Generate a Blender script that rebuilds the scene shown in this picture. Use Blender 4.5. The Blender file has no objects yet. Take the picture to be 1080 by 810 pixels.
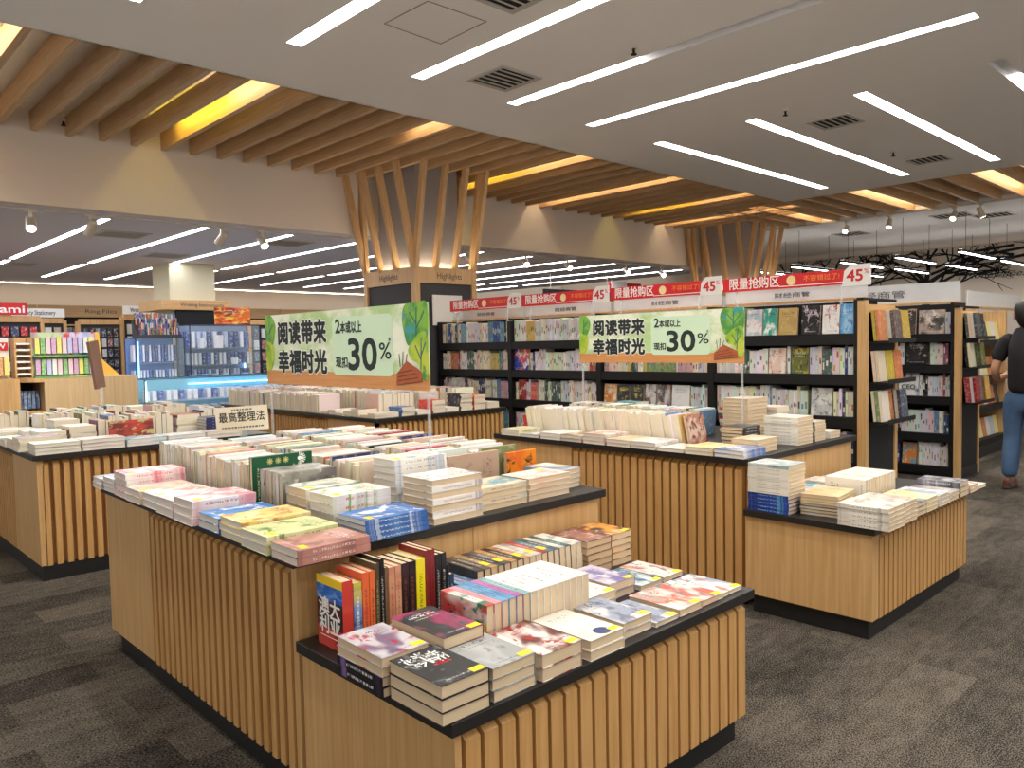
import bpy, bmesh, math, random
from mathutils import Vector, Matrix
random.seed(7)
SC = bpy.context.scene
COL = SC.collection
VX, VY, VZ = Vector((1, 0, 0)), Vector((0, 1, 0)), Vector((0, 0, 1))

# ------------------------------------------------------------------ helpers
def lin(r, g, b, a=1.0):
    def f(c):
        c /= 255.0
        return c / 12.92 if c <= 0.04045 else ((c + 0.055) / 1.055) ** 2.4
    return (f(r), f(g), f(b), a)

def frame(ex, ey, ez, loc=(0, 0, 0)):
    m = Matrix.Identity(4)
    for i in range(3):
        m[i][0], m[i][1], m[i][2], m[i][3] = ex[i], ey[i], ez[i], loc[i]
    return m

FACE_X = lambda loc: frame(-VY, VZ, -VX, loc)   # lettering plane seen from -X
FACE_Y = lambda loc: frame(VX, VZ, -VY, loc)    # lettering plane seen from -Y

class MB:
    """collects shapes, then links them as ONE mesh object"""
    def __init__(s):
        s.v, s.f, s.m, s.c = [], [], [], []
    def add(s, vs, fs, mi=0, col=None):
        b = len(s.v)
        s.v += [tuple(v) for v in vs]
        for k, f in enumerate(fs):
            s.f.append([b + i for i in f]); s.m.append(mi)
            s.c.append(col[k] if isinstance(col, list) else col)
        return s
    def box(s, x0, x1, y0, y1, z0, z1, mi=0, M=None, col=None):
        vs = [Vector(p) for p in ((x0,y0,z0),(x1,y0,z0),(x1,y1,z0),(x0,y1,z0),(x0,y0,z1),(x1,y0,z1),(x1,y1,z1),(x0,y1,z1))]
        if M is not None: vs = [M @ v for v in vs]
        # faces: bottom, top, -y, +x, +y, -x
        return s.add(vs, [(3,2,1,0),(4,5,6,7),(0,1,5,4),(1,2,6,5),(2,3,7,6),(3,0,4,7)], mi, col)
    def bar(s, a, b, w, h, up=None, mi=0):
        a, b = Vector(a), Vector(b); d = (b - a).normalized()
        u = Vector(up) if up is not None else (VZ if abs(d.z) < .9 else VX)
        r = d.cross(u).normalized(); u = r.cross(d).normalized()
        vs = []
        for p in (a, b):
            for sx, sy in ((-1,-1),(1,-1),(1,1),(-1,1)):
                vs.append(p + r*sx*w/2 + u*sy*h/2)
        return s.add(vs, [(3,2,1,0),(4,5,6,7),(0,1,5,4),(1,2,6,5),(2,3,7,6),(3,0,4,7)], mi)
    def tube(s, a, b, r0, r1=None, n=12, mi=0, caps=True):
        r1 = r0 if r1 is None else r1
        a, b = Vector(a), Vector(b); d = (b - a).normalized()
        u = (VZ if abs(d.z) < .9 else VX); x = d.cross(u).normalized(); y = d.cross(x)
        vs = [p + (x*math.cos(2*math.pi*i/n) + y*math.sin(2*math.pi*i/n))*r for p, r in ((a, r0), (b, r1)) for i in range(n)]
        fs = [(i, (i+1) % n, n+(i+1) % n, n+i) for i in range(n)]
        if caps: fs += [tuple(range(n))[::-1], tuple(range(n, 2*n))]
        return s.add(vs, fs, mi)
    def prism(s, pts, M, t, mi=0):
        """outline pts (2-D) extruded by t along local z, placed by M"""
        n = len(pts)
        vs = [M @ Vector((p[0], p[1], 0)) for p in pts] + [M @ Vector((p[0], p[1], t)) for p in pts]
        fs = [tuple(range(n))[::-1], tuple(range(n, 2*n))] + [(i, (i+1) % n, n+(i+1) % n, n+i) for i in range(n)]
        return s.add(vs, fs, mi)
    def mesh(s, name):
        me = bpy.data.meshes.new(name)
        me.from_pydata(s.v, [], s.f)
        me.polygons.foreach_set('material_index', s.m)
        if any(c is not None for c in s.c):
            a = me.color_attributes.new('tint', 'FLOAT_COLOR', 'CORNER')
            buf = []
            for f, c in zip(s.f, s.c):
                buf += list(c if c is not None else (1, 1, 1, 1)) * len(f)
            a.data.foreach_set('color', buf)
        me.update()
        return me
    def build(s, name, mats, parent=None, loc=None, bevel=0, smooth=False):
        me = s.mesh(name)
        if loc is not None:
            me.transform(Matrix.Translation(-Vector(loc)))
        o = bpy.data.objects.new(name, me); COL.objects.link(o)
        for m in (mats if isinstance(mats, (list, tuple)) else [mats]): me.materials.append(m)
        if parent is not None:
            o.parent = parent
            o.matrix_parent_inverse = Matrix.Translation(-Vector(parent.location)) if parent.type == 'EMPTY' else Matrix.Identity(4)
        elif loc is not None: o.location = loc
        if bevel:
            b = o.modifiers.new('edge', 'BEVEL'); b.width = bevel; b.segments = 2; b.limit_method = 'ANGLE'
        if smooth:
            me.polygons.foreach_set('use_smooth', [True]*len(me.polygons))
        return o

def tag(o, label, cat, group=None, kind=None):
    if label: o['label'] = label
    if cat: o['category'] = cat
    if group: o['group'] = group
    if kind: o['kind'] = kind
    return o

def thing(name, label, cat, loc=(0, 0, 0), group=None):
    o = bpy.data.objects.new(name, None); COL.objects.link(o)
    o.location = loc; o.empty_display_size = .1
    return tag(o, label, cat, group)

def struct(name, mb, m):
    o = mb.build(name, m); o['kind'] = 'structure'; return o

def text(body, size, M, mat, parent, name='lettering', extrude=.001, bold=0, align='CENTER', width=None, label=None, shear=0):
    """lettering centred on M's origin; width squeezes or stretches it to a given run"""
    c = bpy.data.curves.new(name, 'FONT'); c.body = body; c.size = size; c.shear = shear
    c.align_x = align; c.align_y = 'CENTER'; c.extrude = extrude
    c.resolution_u = 3
    t = bpy.data.objects.new(name, c); COL.objects.link(t)
    bpy.context.view_layer.update()
    src = bpy.data.meshes.new_from_object(t.evaluated_get(bpy.context.evaluated_depsgraph_get()))
    bpy.data.objects.remove(t); bpy.data.curves.remove(c)
    xs = [v.co.x for v in src.vertices]
    if width and xs: src.transform(Matrix.Scale(width/(max(xs)-min(xs)), 4, (1, 0, 0)))
    mb = MB(); vs = [v.co.copy() for v in src.vertices]; fs = [tuple(p.vertices) for p in src.polygons]
    # heavier lettering: the same outline set down again a little to each side
    sh = [(0, 0)] + ([(bold*math.cos(a*math.pi/4), bold*math.sin(a*math.pi/4)) for a in range(8)] if bold else [])
    for q, (sx_, sy_) in enumerate(sh): mb.add([(v.x+sx_, v.y+sy_, v.z-q*.00008) for v in vs], fs)
    bpy.data.meshes.remove(src)
    me = mb.mesh(name); me.materials.append(mat)
    o = bpy.data.objects.new(name, me); COL.objects.link(o)
    if parent is not None:
        o.parent = parent
        if parent.type == 'EMPTY': M = Matrix.Translation(-Vector(parent.location)) @ M
        else: M = parent.matrix_basis.inverted() @ M
    o.matrix_basis = M
    if label: o['label'] = label
    return o

ORD = 'first second third fourth fifth sixth seventh eighth ninth tenth eleventh twelfth thirteenth fourteenth fifteenth sixteenth seventeenth eighteenth nineteenth twentieth'.split()
TENS = {20: 'twenty', 30: 'thirty', 40: 'forty', 50: 'fifty'}
def ordinal(n):
    if n <= 20: return ORD[n-1]
    t, u = n//10*10, n % 10
    return TENS[t][:-1] + 'ieth' if u == 0 else TENS[t] + '-' + ORD[u-1]
def pos_word(i, n):
    """i counts from the bottom"""
    k = n - 1 - i
    if n == 1: return ''
    if k == 0: return 'topmost'
    if i == 0: return 'bottom'
    return ordinal(k+1) + '-from-top'

# ------------------------------------------------------------------ materials
class NT:
    def __init__(s, nt): s.nt = nt; s.L = nt.links
    def n(s, t, **kw):
        nd = s.nt.nodes.new(t)
        for k, v in kw.items():
            if k in nd.inputs: nd.inputs[k].default_value = v
            else: setattr(nd, k, v)
        return nd
    def link(s, a, b): s.L.new(a, b)
    def math(s, op, a, b=None, clamp=False):
        nd = s.nt.nodes.new('ShaderNodeMath'); nd.operation = op; nd.use_clamp = clamp
        for i, v in enumerate((a, b)):
            if v is None: continue
            if isinstance(v, (int, float)): nd.inputs[i].default_value = v
            else: s.L.new(v, nd.inputs[i])
        return nd.outputs[0]
    def mix(s, f, a, b, blend='MIX'):
        nd = s.nt.nodes.new('ShaderNodeMix'); nd.data_type = 'RGBA'; nd.blend_type = blend
        for i, v in ((0, f), (6, a), (7, b)):
            if isinstance(v, (int, float)): nd.inputs[i].default_value = v
            elif isinstance(v, tuple): nd.inputs[i].default_value = v
            else: s.L.new(v, nd.inputs[i])
        return nd.outputs[2]
    def step(s, v, lo, hi):
        nd = s.nt.nodes.new('ShaderNodeMapRange'); nd.interpolation_type = 'SMOOTHSTEP'
        s.L.new(v, nd.inputs[0]); nd.inputs[1].default_value = lo; nd.inputs[2].default_value = hi
        return nd.outputs[0]
    def noise(s, vec, scale, detail=2, rough=.5, dist=0):
        nd = s.nt.nodes.new('ShaderNodeTexNoise'); s.L.new(vec, nd.inputs['Vector'])
        nd.inputs['Scale'].default_value = scale; nd.inputs['Detail'].default_value = detail
        nd.inputs['Roughness'].default_value = rough; nd.inputs['Distortion'].default_value = dist
        return nd.outputs[0]
    def mapping(s, vec, scale=(1, 1, 1), loc=(0, 0, 0), rot=(0, 0, 0)):
        nd = s.nt.nodes.new('ShaderNodeMapping'); s.L.new(vec, nd.inputs[0])
        nd.inputs['Scale'].default_value = scale; nd.inputs['Location'].default_value = loc; nd.inputs['Rotation'].default_value = rot
        return nd.outputs[0]
    def coord(s, which='Generated'):
        return s.nt.nodes.new('ShaderNodeTexCoord').outputs[which]

def new_mat(name):
    m = bpy.data.materials.new(name); m.use_nodes = True
    nt = m.node_tree; nt.nodes.clear()
    k = NT(nt)
    out = k.n('ShaderNodeOutputMaterial'); b = k.n('ShaderNodeBsdfPrincipled')
    k.link(b.outputs[0], out.inputs[0])
    return m, k, b, out

def plain(name, rgb, rough=.5, metal=0, spec=.5, vary=.06, scale=8, alpha=1, trans=0):
    m, k, b, _ = new_mat(name)
    c = lin(*rgb)
    nz = k.noise(k.coord('Object'), scale, 3)
    lo = tuple(max(0, x*(1-vary)) for x in c[:3]) + (1,); hi = tuple(min(1, x*(1+vary)) for x in c[:3]) + (1,)
    k.link(k.mix(nz, lo, hi), b.inputs['Base Color'])
    b.inputs['Roughness'].default_value = rough; b.inputs['Metallic'].default_value = metal
    b.inputs['Specular IOR Level'].default_value = spec
    b.inputs['Alpha'].default_value = alpha; b.inputs['Transmission Weight'].default_value = trans
    return m

def glow(name, rgb, strength):
    m = bpy.data.materials.new(name); m.use_nodes = True
    nt = m.node_tree; nt.nodes.clear(); k = NT(nt)
    e = k.n('ShaderNodeEmission'); o = k.n('ShaderNodeOutputMaterial')
    e.inputs[0].default_value = lin(*rgb); e.inputs[1].default_value = strength
    k.link(e.outputs[0], o.inputs[0]); return m

def wood(name, a, b_, scale=1.0, axis='z', rough=.45):
    m, k, b, _ = new_mat(name)
    sc = {'z': (30, 30, 1.2), 'x': (1.2, 30, 30), 'y': (30, 1.2, 30)}[axis]
    v = k.mapping(k.coord('Object'), tuple(x*scale for x in sc))
    n1 = k.noise(v, 1.6, 5, .6, .4); n2 = k.noise(k.mapping(k.coord('Object'), (2, 2, .4)), 1.5, 2)
    c = k.mix(k.step(n1, .3, .72), lin(*a), lin(*b_))
    c = k.mix(k.math('MULTIPLY', n2, .25), c, lin(*[x*.86 for x in a]))
    k.link(c, b.inputs['Base Color']); b.inputs['Roughness'].default_value = rough
    return m

WOOD = wood('pale oak laminate', (196, 152, 96), (216, 176, 122))
WOODX = wood('pale oak laminate lengthwise', (196, 152, 96), (216, 176, 122), axis='x')
SLATW = wood('oak slat', (190, 142, 84), (212, 166, 106))
SLATB = wood('oak backing', (138, 94, 52), (154, 108, 62))
BEAMY = wood('ceiling oak', (186, 150, 108), (208, 174, 132), axis='y')
BEAMX = wood('ceiling oak across', (186, 150, 108), (208, 174, 132), axis='x')
FINW = wood('pillar oak', (200, 158, 108), (218, 180, 130))
BLACK = plain('black laminate', (32, 29, 28), .42)
PLINTH = plain('black plinth', (26, 26, 28), .5)
SHELFB = plain('black shelf board', (17, 17, 19), .5, spec=.35)
PANELB = plain('black back panel', (28, 28, 31), .65, spec=.3)
WALLP = plain('cream wall paint', (224, 212, 198), .85, spec=.2, vary=.02, scale=1)
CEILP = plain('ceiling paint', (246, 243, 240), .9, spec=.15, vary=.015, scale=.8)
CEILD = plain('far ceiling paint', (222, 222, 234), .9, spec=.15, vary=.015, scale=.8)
CEILW = plain('recess paint', (244, 240, 234), .9, spec=.15, vary=.015)
TROUGH = plain('light trough', (235, 235, 238), .6, vary=.01)
VENTM = plain('vent metal', (195, 190, 182), .5)
DARKV = plain('vent dark', (22, 20, 20), .8)
GREYC = plain('grey column board', (150, 144, 140), .7)
DGREY = plain('charcoal pin board', (62, 60, 62), .75)
WHITE = plain('white card', (236, 234, 230), .5, vary=.02)
ACRYL = plain('clear acrylic', (225, 230, 232), .12, alpha=.3)
FROST = plain('frosted acrylic', (242, 244, 246), .4, alpha=.5)
METAL = plain('spot metal', (212, 200, 182), .4, metal=.3)
REDS = plain('red sign', (206, 22, 34), .4)
INK = plain('dark ink', (28, 40, 38), .6)
GREYINK = plain('grey ink', (84, 84, 88), .6)
WHITEINK = plain('white ink', (250, 248, 244), .5)
ORANGEINK = plain('orange ink', (240, 140, 50), .5)
REDINK = plain('red ink', (196, 20, 32), .5)
STICK = plain('yellow sticker', (250, 218, 20), .45, vary=.03)
GLASSM, _k, _b, _o = new_mat('case glass')
_b.inputs['Base Color'].default_value = (.75, .9, .95, 1); _b.inputs['Alpha'].default_value = .07; _b.inputs['Roughness'].default_value = .05
LAMP = glow('lamp diffuser', (255, 250, 242), 30)
LAMPF = glow('far lamp diffuser', (250, 250, 255), 22)
COVEW = glow('cove tube warm white', (255, 232, 190), 18)
COVEY = glow('cove tube yellow', (250, 228, 84), 18)
SPOTL = glow('spot lens', (255, 232, 200), 14)
UPLIT = glow('uplight strip', (255, 240, 215), 26)
ADDGLOW = glow('added pendant glow', (250, 246, 240), 4.5)  # emission added on the pendant tops to brighten the ceiling
LEDB = glow('blue led', (70, 150, 255), 14)
LEDC = glow('cool led', (150, 215, 255), 8)

# carpet: staggered planks of different tone with a fine fleck
CARPET, k, b, _ = new_mat('carpet planks')
v = k.coord('Object')
br = k.n('ShaderNodeTexBrick'); k.link(k.mapping(v, (1, 1, 1), rot=(0, 0, 0)), br.inputs['Vector'])
br.offset = .37; br.inputs['Scale'].default_value = 1.0; br.inputs['Brick Width'].default_value = 1.0; br.inputs['Row Height'].default_value = .25
br.inputs['Mortar Size'].default_value = .0015; br.inputs['Color1'].default_value = (0, 0, 0, 1); br.inputs['Color2'].default_value = (1, 1, 1, 1)
br.inputs['Mortar'].default_value = (.2, .2, .2, 1)
f1 = k.noise(k.mapping(v, (1, 2.0, 1)), 105, 3, .75); f2 = k.noise(k.mapping(v, (1.6, 4, 1)), 4.5, 5, .7); f3 = k.noise(v, .9, 3)
t = k.math('ADD', k.math('MULTIPLY', br.outputs['Color'], .30), k.math('MULTIPLY', f2, .75))
t = k.math('ADD', t, k.math('MULTIPLY', k.math('SUBTRACT', f1, .5), 3.6))
t = k.math('ADD', t, k.math('MULTIPLY', k.math('SUBTRACT', f3, .5), .7))
c = k.mix(k.step(t, .1, 1.15), lin(17, 17, 17), lin(122, 113, 101))
k.link(c, b.inputs['Base Color']); b.inputs['Roughness'].default_value = .95; b.inputs['Specular IOR Level'].default_value = .1
bp = k.n('ShaderNodeBump'); bp.inputs['Strength'].default_value = .4; bp.inputs['Distance'].default_value = .004
k.link(f1, bp.inputs['Height']); k.link(bp.outputs[0], b.inputs['Normal'])

# page block: cream paper edge with leaf lines
def pages_mat(name, a, b_):
    m, k, b, _ = new_mat(name)
    n1 = k.noise(k.mapping(k.coord('Generated'), (.6, .6, 40)), 1.3, 2)
    n2 = k.noise(k.coord('Object'), 9, 1)
    c = k.mix(k.step(n1, .25, .75), lin(*a), lin(*b_)); c = k.mix(k.math('MULTIPLY', n2, .2), c, lin(*[x*.9 for x in a]))
    k.link(c, b.inputs['Base Color']); b.inputs['Roughness'].default_value = .85; b.inputs['Specular IOR Level'].default_value = .15
    return m
PAGES = [pages_mat('cream pages', (204, 180, 146), (228, 208, 178)), pages_mat('white pages', (212, 204, 192), (238, 232, 222)), pages_mat('tan pages', (190, 160, 122), (214, 190, 152))]

# printed cover: a ground colour, two patches of artwork, title marks on the front and along the spine
def art_group():
    g = bpy.data.node_groups.new('printed cover', 'ShaderNodeTree')
    for nm, ty in (('Ground', 'NodeSocketColor'), ('Art', 'NodeSocketColor'), ('Art2', 'NodeSocketColor'), ('Title', 'NodeSocketColor'), ('Seed', 'NodeSocketFloat'), ('Amount', 'NodeSocketFloat'), ('TitleAmt', 'NodeSocketFloat')):
        g.interface.new_socket(nm, in_out='INPUT', socket_type=ty)
    g.interface.new_socket('Color', in_out='OUTPUT', socket_type='NodeSocketColor')
    k = NT(g); i = k.n('NodeGroupInput'); o = k.n('NodeGroupOutput')
    gen = k.coord('Generated')
    sh = k.n('ShaderNodeVectorMath'); sh.operation = 'ADD'; k.link(gen, sh.inputs[0])
    cb = k.n('ShaderNodeCombineXYZ'); k.link(i.outputs['Seed'], cb.inputs[0]); k.link(i.outputs['Seed'], cb.inputs[2]); k.link(cb.outputs[0], sh.inputs[1])
    vec = sh.outputs[0]
    n1 = k.noise(k.mapping(vec, (1, 1, 0)), 1.7, 2, .5, .5); n2 = k.noise(k.mapping(vec, (1.3, 1.3, 0), (3, 5, 0)), 2.8, 3, .55, .7)
    m1 = k.step(k.math('ADD', n1, i.outputs['Amount']), .44, .62); m2 = k.step(k.math('ADD', n2, k.math('MULTIPLY', i.outputs['Amount'], .6)), .53, .66)
    c = k.mix(m1, i.outputs['Ground'], i.outputs['Art']); c = k.mix(m2, c, i.outputs['Art2'])
    sep = k.n('ShaderNodeSeparateXYZ'); k.link(gen, sep.inputs[0]); x, y = sep.outputs[0], sep.outputs[1]
    def win(v, a, b): return k.math('MULTIPLY', k.math('GREATER_THAN', v, a), k.math('LESS_THAN', v, b))
    strokes = k.step(k.noise(k.mapping(vec, (24, 20, 0)), 1, 1), .53, .58)
    small = k.step(k.noise(k.mapping(vec, (60, 46, 0)), 1, 0), .52, .58)
    ttl = k.math('MULTIPLY', k.math('MULTIPLY', win(x, .18, .82), win(y, .74, .86)), strokes)
    sml = k.math('MULTIPLY', k.math('MULTIPLY', win(x, .2, .8), k.math('ADD', win(y, .67, .70), win(y, .08, .11))), small)
    spn = k.math('MULTIPLY', k.math('MULTIPLY', k.math('ADD', k.math('LESS_THAN', x, .012), k.math('GREATER_THAN', x, .988)), win(y, .2, .78)),
                 k.math('MULTIPLY', win(sep.outputs[2], .34, .66), k.step(k.noise(k.mapping(vec, (0, 80, 2)), 1, 1), .5, .56)))
    t = k.math('MULTIPLY', k.math('ADD', k.math('ADD', ttl, sml), spn, True), i.outputs['TitleAmt'])
    c = k.mix(t, c, i.outputs['Title'])
    k.link(c, o.inputs[0]); return g
ART = art_group()
_seed = [0]
def cover(ground, art=None, art2=None, title=(40, 40, 40), amount=0.0, tamt=.8, rough=.34, xz=False):
    """ground/art/art2/title are 0-255 colours; amount raises the area of artwork"""
    _seed[0] += 1
    m, k, b, _ = new_mat('cover print')
    g = k.n('ShaderNodeGroup'); g.node_tree = ART
    art = art or ground; art2 = art2 or art
    for nm, cc in (('Ground', ground), ('Art', art), ('Art2', art2), ('Title', title)): g.inputs[nm].default_value = lin(*cc)
    g.inputs['Seed'].default_value = _seed[0]*3.17; g.inputs['Amount'].default_value = amount; g.inputs['TitleAmt'].default_value = tamt
    k.link(g.outputs[0], b.inputs['Base Color']); b.inputs['Roughness'].default_value = rough
    b.inputs['Specular IOR Level'].default_value = .4
    return m

# books past the individually built ones: colour comes from each copy's own print
STOCK, k, b, _ = new_mat('book stock print')
at = k.n('ShaderNodeAttribute'); at.attribute_name = 'tint'
nz = k.noise(k.mapping(k.coord('Object'), (1, 1, 1)), 38, 2, .6)
cc = k.mix(k.math('MULTIPLY', k.step(nz, .5, .7), .3), at.outputs['Color'], (.75, .72, .68, 1))
k.link(cc, b.inputs['Base Color']); b.inputs['Roughness'].default_value = .5; b.inputs['Specular IOR Level'].default_value = .3
# ------------------------------------------------------------------ the room
ZC, ZU, ZL = 3.6, 3.82, 2.9
XE, YE, YF = 11.68, 5.99, 8.7          # edges of the main ceiling panel, plane of the fascia
struct('floor', MB().box(-4, 21, -5, 19, -.1, 0), CARPET)

def holed(mb, x0, x1, y0, y1, z, holes, up=False):
    xs = sorted({x0, x1, *[min(max(v, x0), x1) for h in holes for v in h[:2]]}); ys = sorted({y0, y1, *[min(max(v, y0), y1) for h in holes for v in h[2:]]})
    for a, b in zip(xs, xs[1:]):  # added upward glow that lights the ceiling above
        for c, d in zip(ys, ys[1:]):
            mx, my = (a+b)/2, (c+d)/2
            if any(h[0] < mx < h[1] and h[2] < my < h[3] for h in holes): continue
            mb.add([(a, c, z), (a, d, z), (b, d, z), (b, c, z)], [(0, 1, 2, 3)])

LW = .062
STRIPS = []    # x0,x1,y0,y1, lit range along the long side (None: all), label
def sy(x, a, b, lab, lit=None): STRIPS.append((x-LW, x+LW, a, b, lit, lab))
def sx(y, a, b, lab, lit=None): STRIPS.append((a, b, y-LW, y+LW, lit, lab))
sy(2.79, 1.7, 5.12, 'recessed strip light running off the top edge, first in the ceiling panel')
sy(3.87, 1.7, 5.12, 'long recessed strip light beside the square access hatch')
sy(4.93, 2.2, 5.13, 'recessed strip light lit on one half only, other half dark', (3.74, 5.13))
sy(6.00, 1.7, 5.14, 'longest fully lit strip light across the middle of the ceiling panel')
sx(5.09, 7.08, 11.1, 'recessed strip light next to the far pillar, parallel to two others')
sx(3.99, 7.08, 11.1, 'middle of three parallel recessed strip lights, between two ceiling vents')
sx(2.93, 7.08, 11.1, 'widest looking of three parallel strip lights, beside the small vent')
sx(1.88, 7.08, 11.1, 'recessed strip light with a dark tip at the edge of view', (7.75, 11.1))
for x in (.62, 1.7): sy(x, 1.7, 5.12, 'added unseen strip light over the near tables, %s before the access hatch' % ('second' if x < 1 else 'first'))  # extra strips out of view, added to light the near tables
for i, x in enumerate((.62, 1.7, 2.79, 3.87, 4.93, 6.0)): sy(x, -2.4, 1.0, 'added unseen strip light over the near aisle, %s from the shop front' % ordinal(i+1))  # unseen strips overhead and behind the camera, added for illumination
for y in (.8, -.3): sx(y, 7.08, 11.1, 'added unseen strip light over the side aisle, %s one from the three parallel lights' % ('second' if y > 0 else 'third'))  # the run carried on out of view, added for illumination
cm = MB(); holed(cm, -4, XE, -5, YE, ZC, [s[:4] for s in STRIPS])
cm.box(-4, XE, YE-.012, YE, ZC, ZU); cm.box(XE-.012, XE, -5, YE, ZC, ZU)
struct('ceiling', cm, CEILP)
struct('ceiling', MB().box(-4, 14.6, YE-.3, YF+.1, ZU, ZU+.05).box(XE-.3, 14.6, -5, YE-.3, ZU, ZU+.05), CEILW)
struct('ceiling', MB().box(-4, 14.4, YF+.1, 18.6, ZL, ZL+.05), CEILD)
struct('ceiling', MB().box(14.4, 20.1, -5, 14, 3.62, 3.67), CEILP)
struct('trim_1', MB().box(-4, 14.4, YF, YF+.1, ZL, ZU), WALLP)
struct('trim_2', MB().box(14.42, 14.5, -5, YF, 3.6, ZU+.05).box(14.4, 14.5, YF+.1, 14, ZL, 3.62), WALLP)
struct('wall_back', MB().box(-4.1, 20.1, 18.5, 18.6, 0, 3.7), WALLP)
struct('wall_right', MB().box(20, 20.1, -5, 18.5, 0, 3.7), plain('mural wall paint', (204, 190, 172), .8, vary=.03, scale=1))
struct('trim_3', MB().box(19.9, 20, -5, 14, 3.5, 3.62), WALLP)

for x0, x1, y0, y1, lit, lab in STRIPS:
    t = thing('ceiling_light', lab, 'light', ((x0+x1)/2, (y0+y1)/2, ZC), 'recessed strip lights in the ceiling panel')
    d = .05
    MB().box(x0, x0+.004, y0, y1, ZC, ZC+d).box(x1-.004, x1, y0, y1, ZC, ZC+d).box(x0, x1, y0, y0+.004, ZC, ZC+d).box(x0, x1, y1-.004, y1, ZC, ZC+d)\
        .box(x0, x1, y0, y1, ZC+d, ZC+d+.004).build('trough', TROUGH, t)
    a, b = (x0, x1), (y0, y1)
    if lit: (a, b) = ((lit, b) if x1-x0 > y1-y0 else (a, lit))
    z = ZC+d-.006
    MB().add([(a[0]+.006, b[0]+.006, z), (a[0]+.006, b[1]-.006, z), (a[1]-.006, b[1]-.006, z), (a[1]-.006, b[0]+.006, z)], [(0, 1, 2, 3)]).build('diffuser', LAMP, t)

# far low ceiling: rows of flush strip lights
k0 = 0
for row, (a, b) in enumerate(((9.15, 13.75), (14.0, 16.7))):
    for i in range(12):
        x = 1.62 + 1.08*i
        t = thing('ceiling_light', 'slim strip light in low far ceiling, %s from the red packets, %s row' % (ordinal(i+1), ('front', 'rear')[row]), 'light', (x, (a+b)/2, ZL), 'slim strip lights in the low far ceiling')
        MB().box(x-.05, x+.05, a, b, ZL-.008, ZL).build('trim', TROUGH, t)
        MB().add([(x-.04, a+.01, ZL-.0085), (x-.04, b-.01, ZL-.0085), (x+.04, b-.01, ZL-.0085), (x+.04, a+.01, ZL-.0085)], [(0, 1, 2, 3)]).build('diffuser', LAMPF, t)

# ceiling vents, sprinklers, hatch
def vent(x, y, s, z, lab):
    t = thing('ceiling_vent', lab, 'vent', (x, y, z), 'square ceiling vents')
    h = s/2
    f = MB()
    for a in (0, 1):
        e = h*(1 - .0); w = .035
        f.box(x-e, x+e, y-e, y-e+w, z-.012, z); f.box(x-e, x+e, y+e-w, y+e, z-.012, z); f.box(x-e, x-e+w, y-e+w, y+e-w, z-.012, z); f.box(x+e-w, x+e, y-e+w, y+e-w, z-.012, z)
        break
    f.build('frame', VENTM, t)
    MB().box(x-h+.03, x+h-.03, y-h+.03, y+h-.03, z-.003, z-.001).build('backing', DARKV, t)
    l = MB(); n = 5
    for i in range(n):
        yy = y-h+.05 + (s-.1)*(i+.5)/n
        l.bar((x-h+.035, yy, z-.008), (x+h-.035, yy, z-.008), .011, .003, up=(0, .6, .8))
    l.build('louvre', VENTM, t)
vent(4.41, 4.67, .44, ZC, 'dark slotted square ceiling vent between two long strip lights')  # plain dark backing shows between the louvres
vent(3.38, 3.5, .44, ZC, 'square ceiling vent cut off by the top edge of the picture')
vent(7.79, 3.46, .42, ZC, 'square ceiling vent between the two parallel strip lights')
vent(10.34, 3.44, .42, ZC, 'smaller looking ceiling vent next to the beamed edge')
for i, (x, y) in enumerate(((3.2, 10.3), (4.4, 12.2), (5.2, 9.9), (2.9, 14.6))):
    vent(x, y, .55, ZL, 'dark vent in the low far ceiling, %s from the red packet wall' % ordinal(i+1))
for i, (x, y) in enumerate(((15.6, 4.8), (16.2, 4.3), (16.5, 7.0))):
    vent(x, y, .6, 3.62, 'dark vent in the ceiling before the tree mural, %s one along' % ordinal(i+1))

def sprinkler(x, y, z, lab):
    t = thing('ceiling_sprinkler', lab, 'sprinkler', (x, y, z), 'sprinkler heads')
    MB().tube((x, y, z), (x, y, z-.012), .03, .026).build('flange', METAL, t)
    MB().tube((x, y, z-.012), (x, y, z-.045), .01).build('stem', DARKV, t)
    MB().tube((x, y, z-.05), (x, y, z-.054), .024).bar((x-.014, y, z-.03), (x-.01, y, z-.052), .004, .004).bar((x+.014, y, z-.03), (x+.01, y, z-.052), .004, .004).build('deflector', DARKV, t)
sprinkler(4.68, 3.57, ZC, 'sprinkler head by the half-lit strip light')
sprinkler(7.03, 3.60, ZC, 'sprinkler head by the tip of the middle parallel strip light')
sprinkler(9.59, 3.58, ZC, 'sprinkler head near the smaller vent by the beams')
sprinkler(2.14, 8.42, ZU-.14, 'sprinkler head hanging between the oak beams')
a = MB()
for (p, q) in (((3.07, 4.40), (3.08, 3.94)), ((3.08, 3.94), (3.56, 3.93)), ((3.56, 3.93), (3.57, 4.43)), ((3.57, 4.43), (3.07, 4.40))):
    a.bar((*p, ZC-.0015), (*q, ZC-.0015), .007, .003, up=VZ)
o = a.build('trim_4', plain('hatch joint', (150, 144, 138), .8)); o['kind'] = 'structure'

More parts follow.
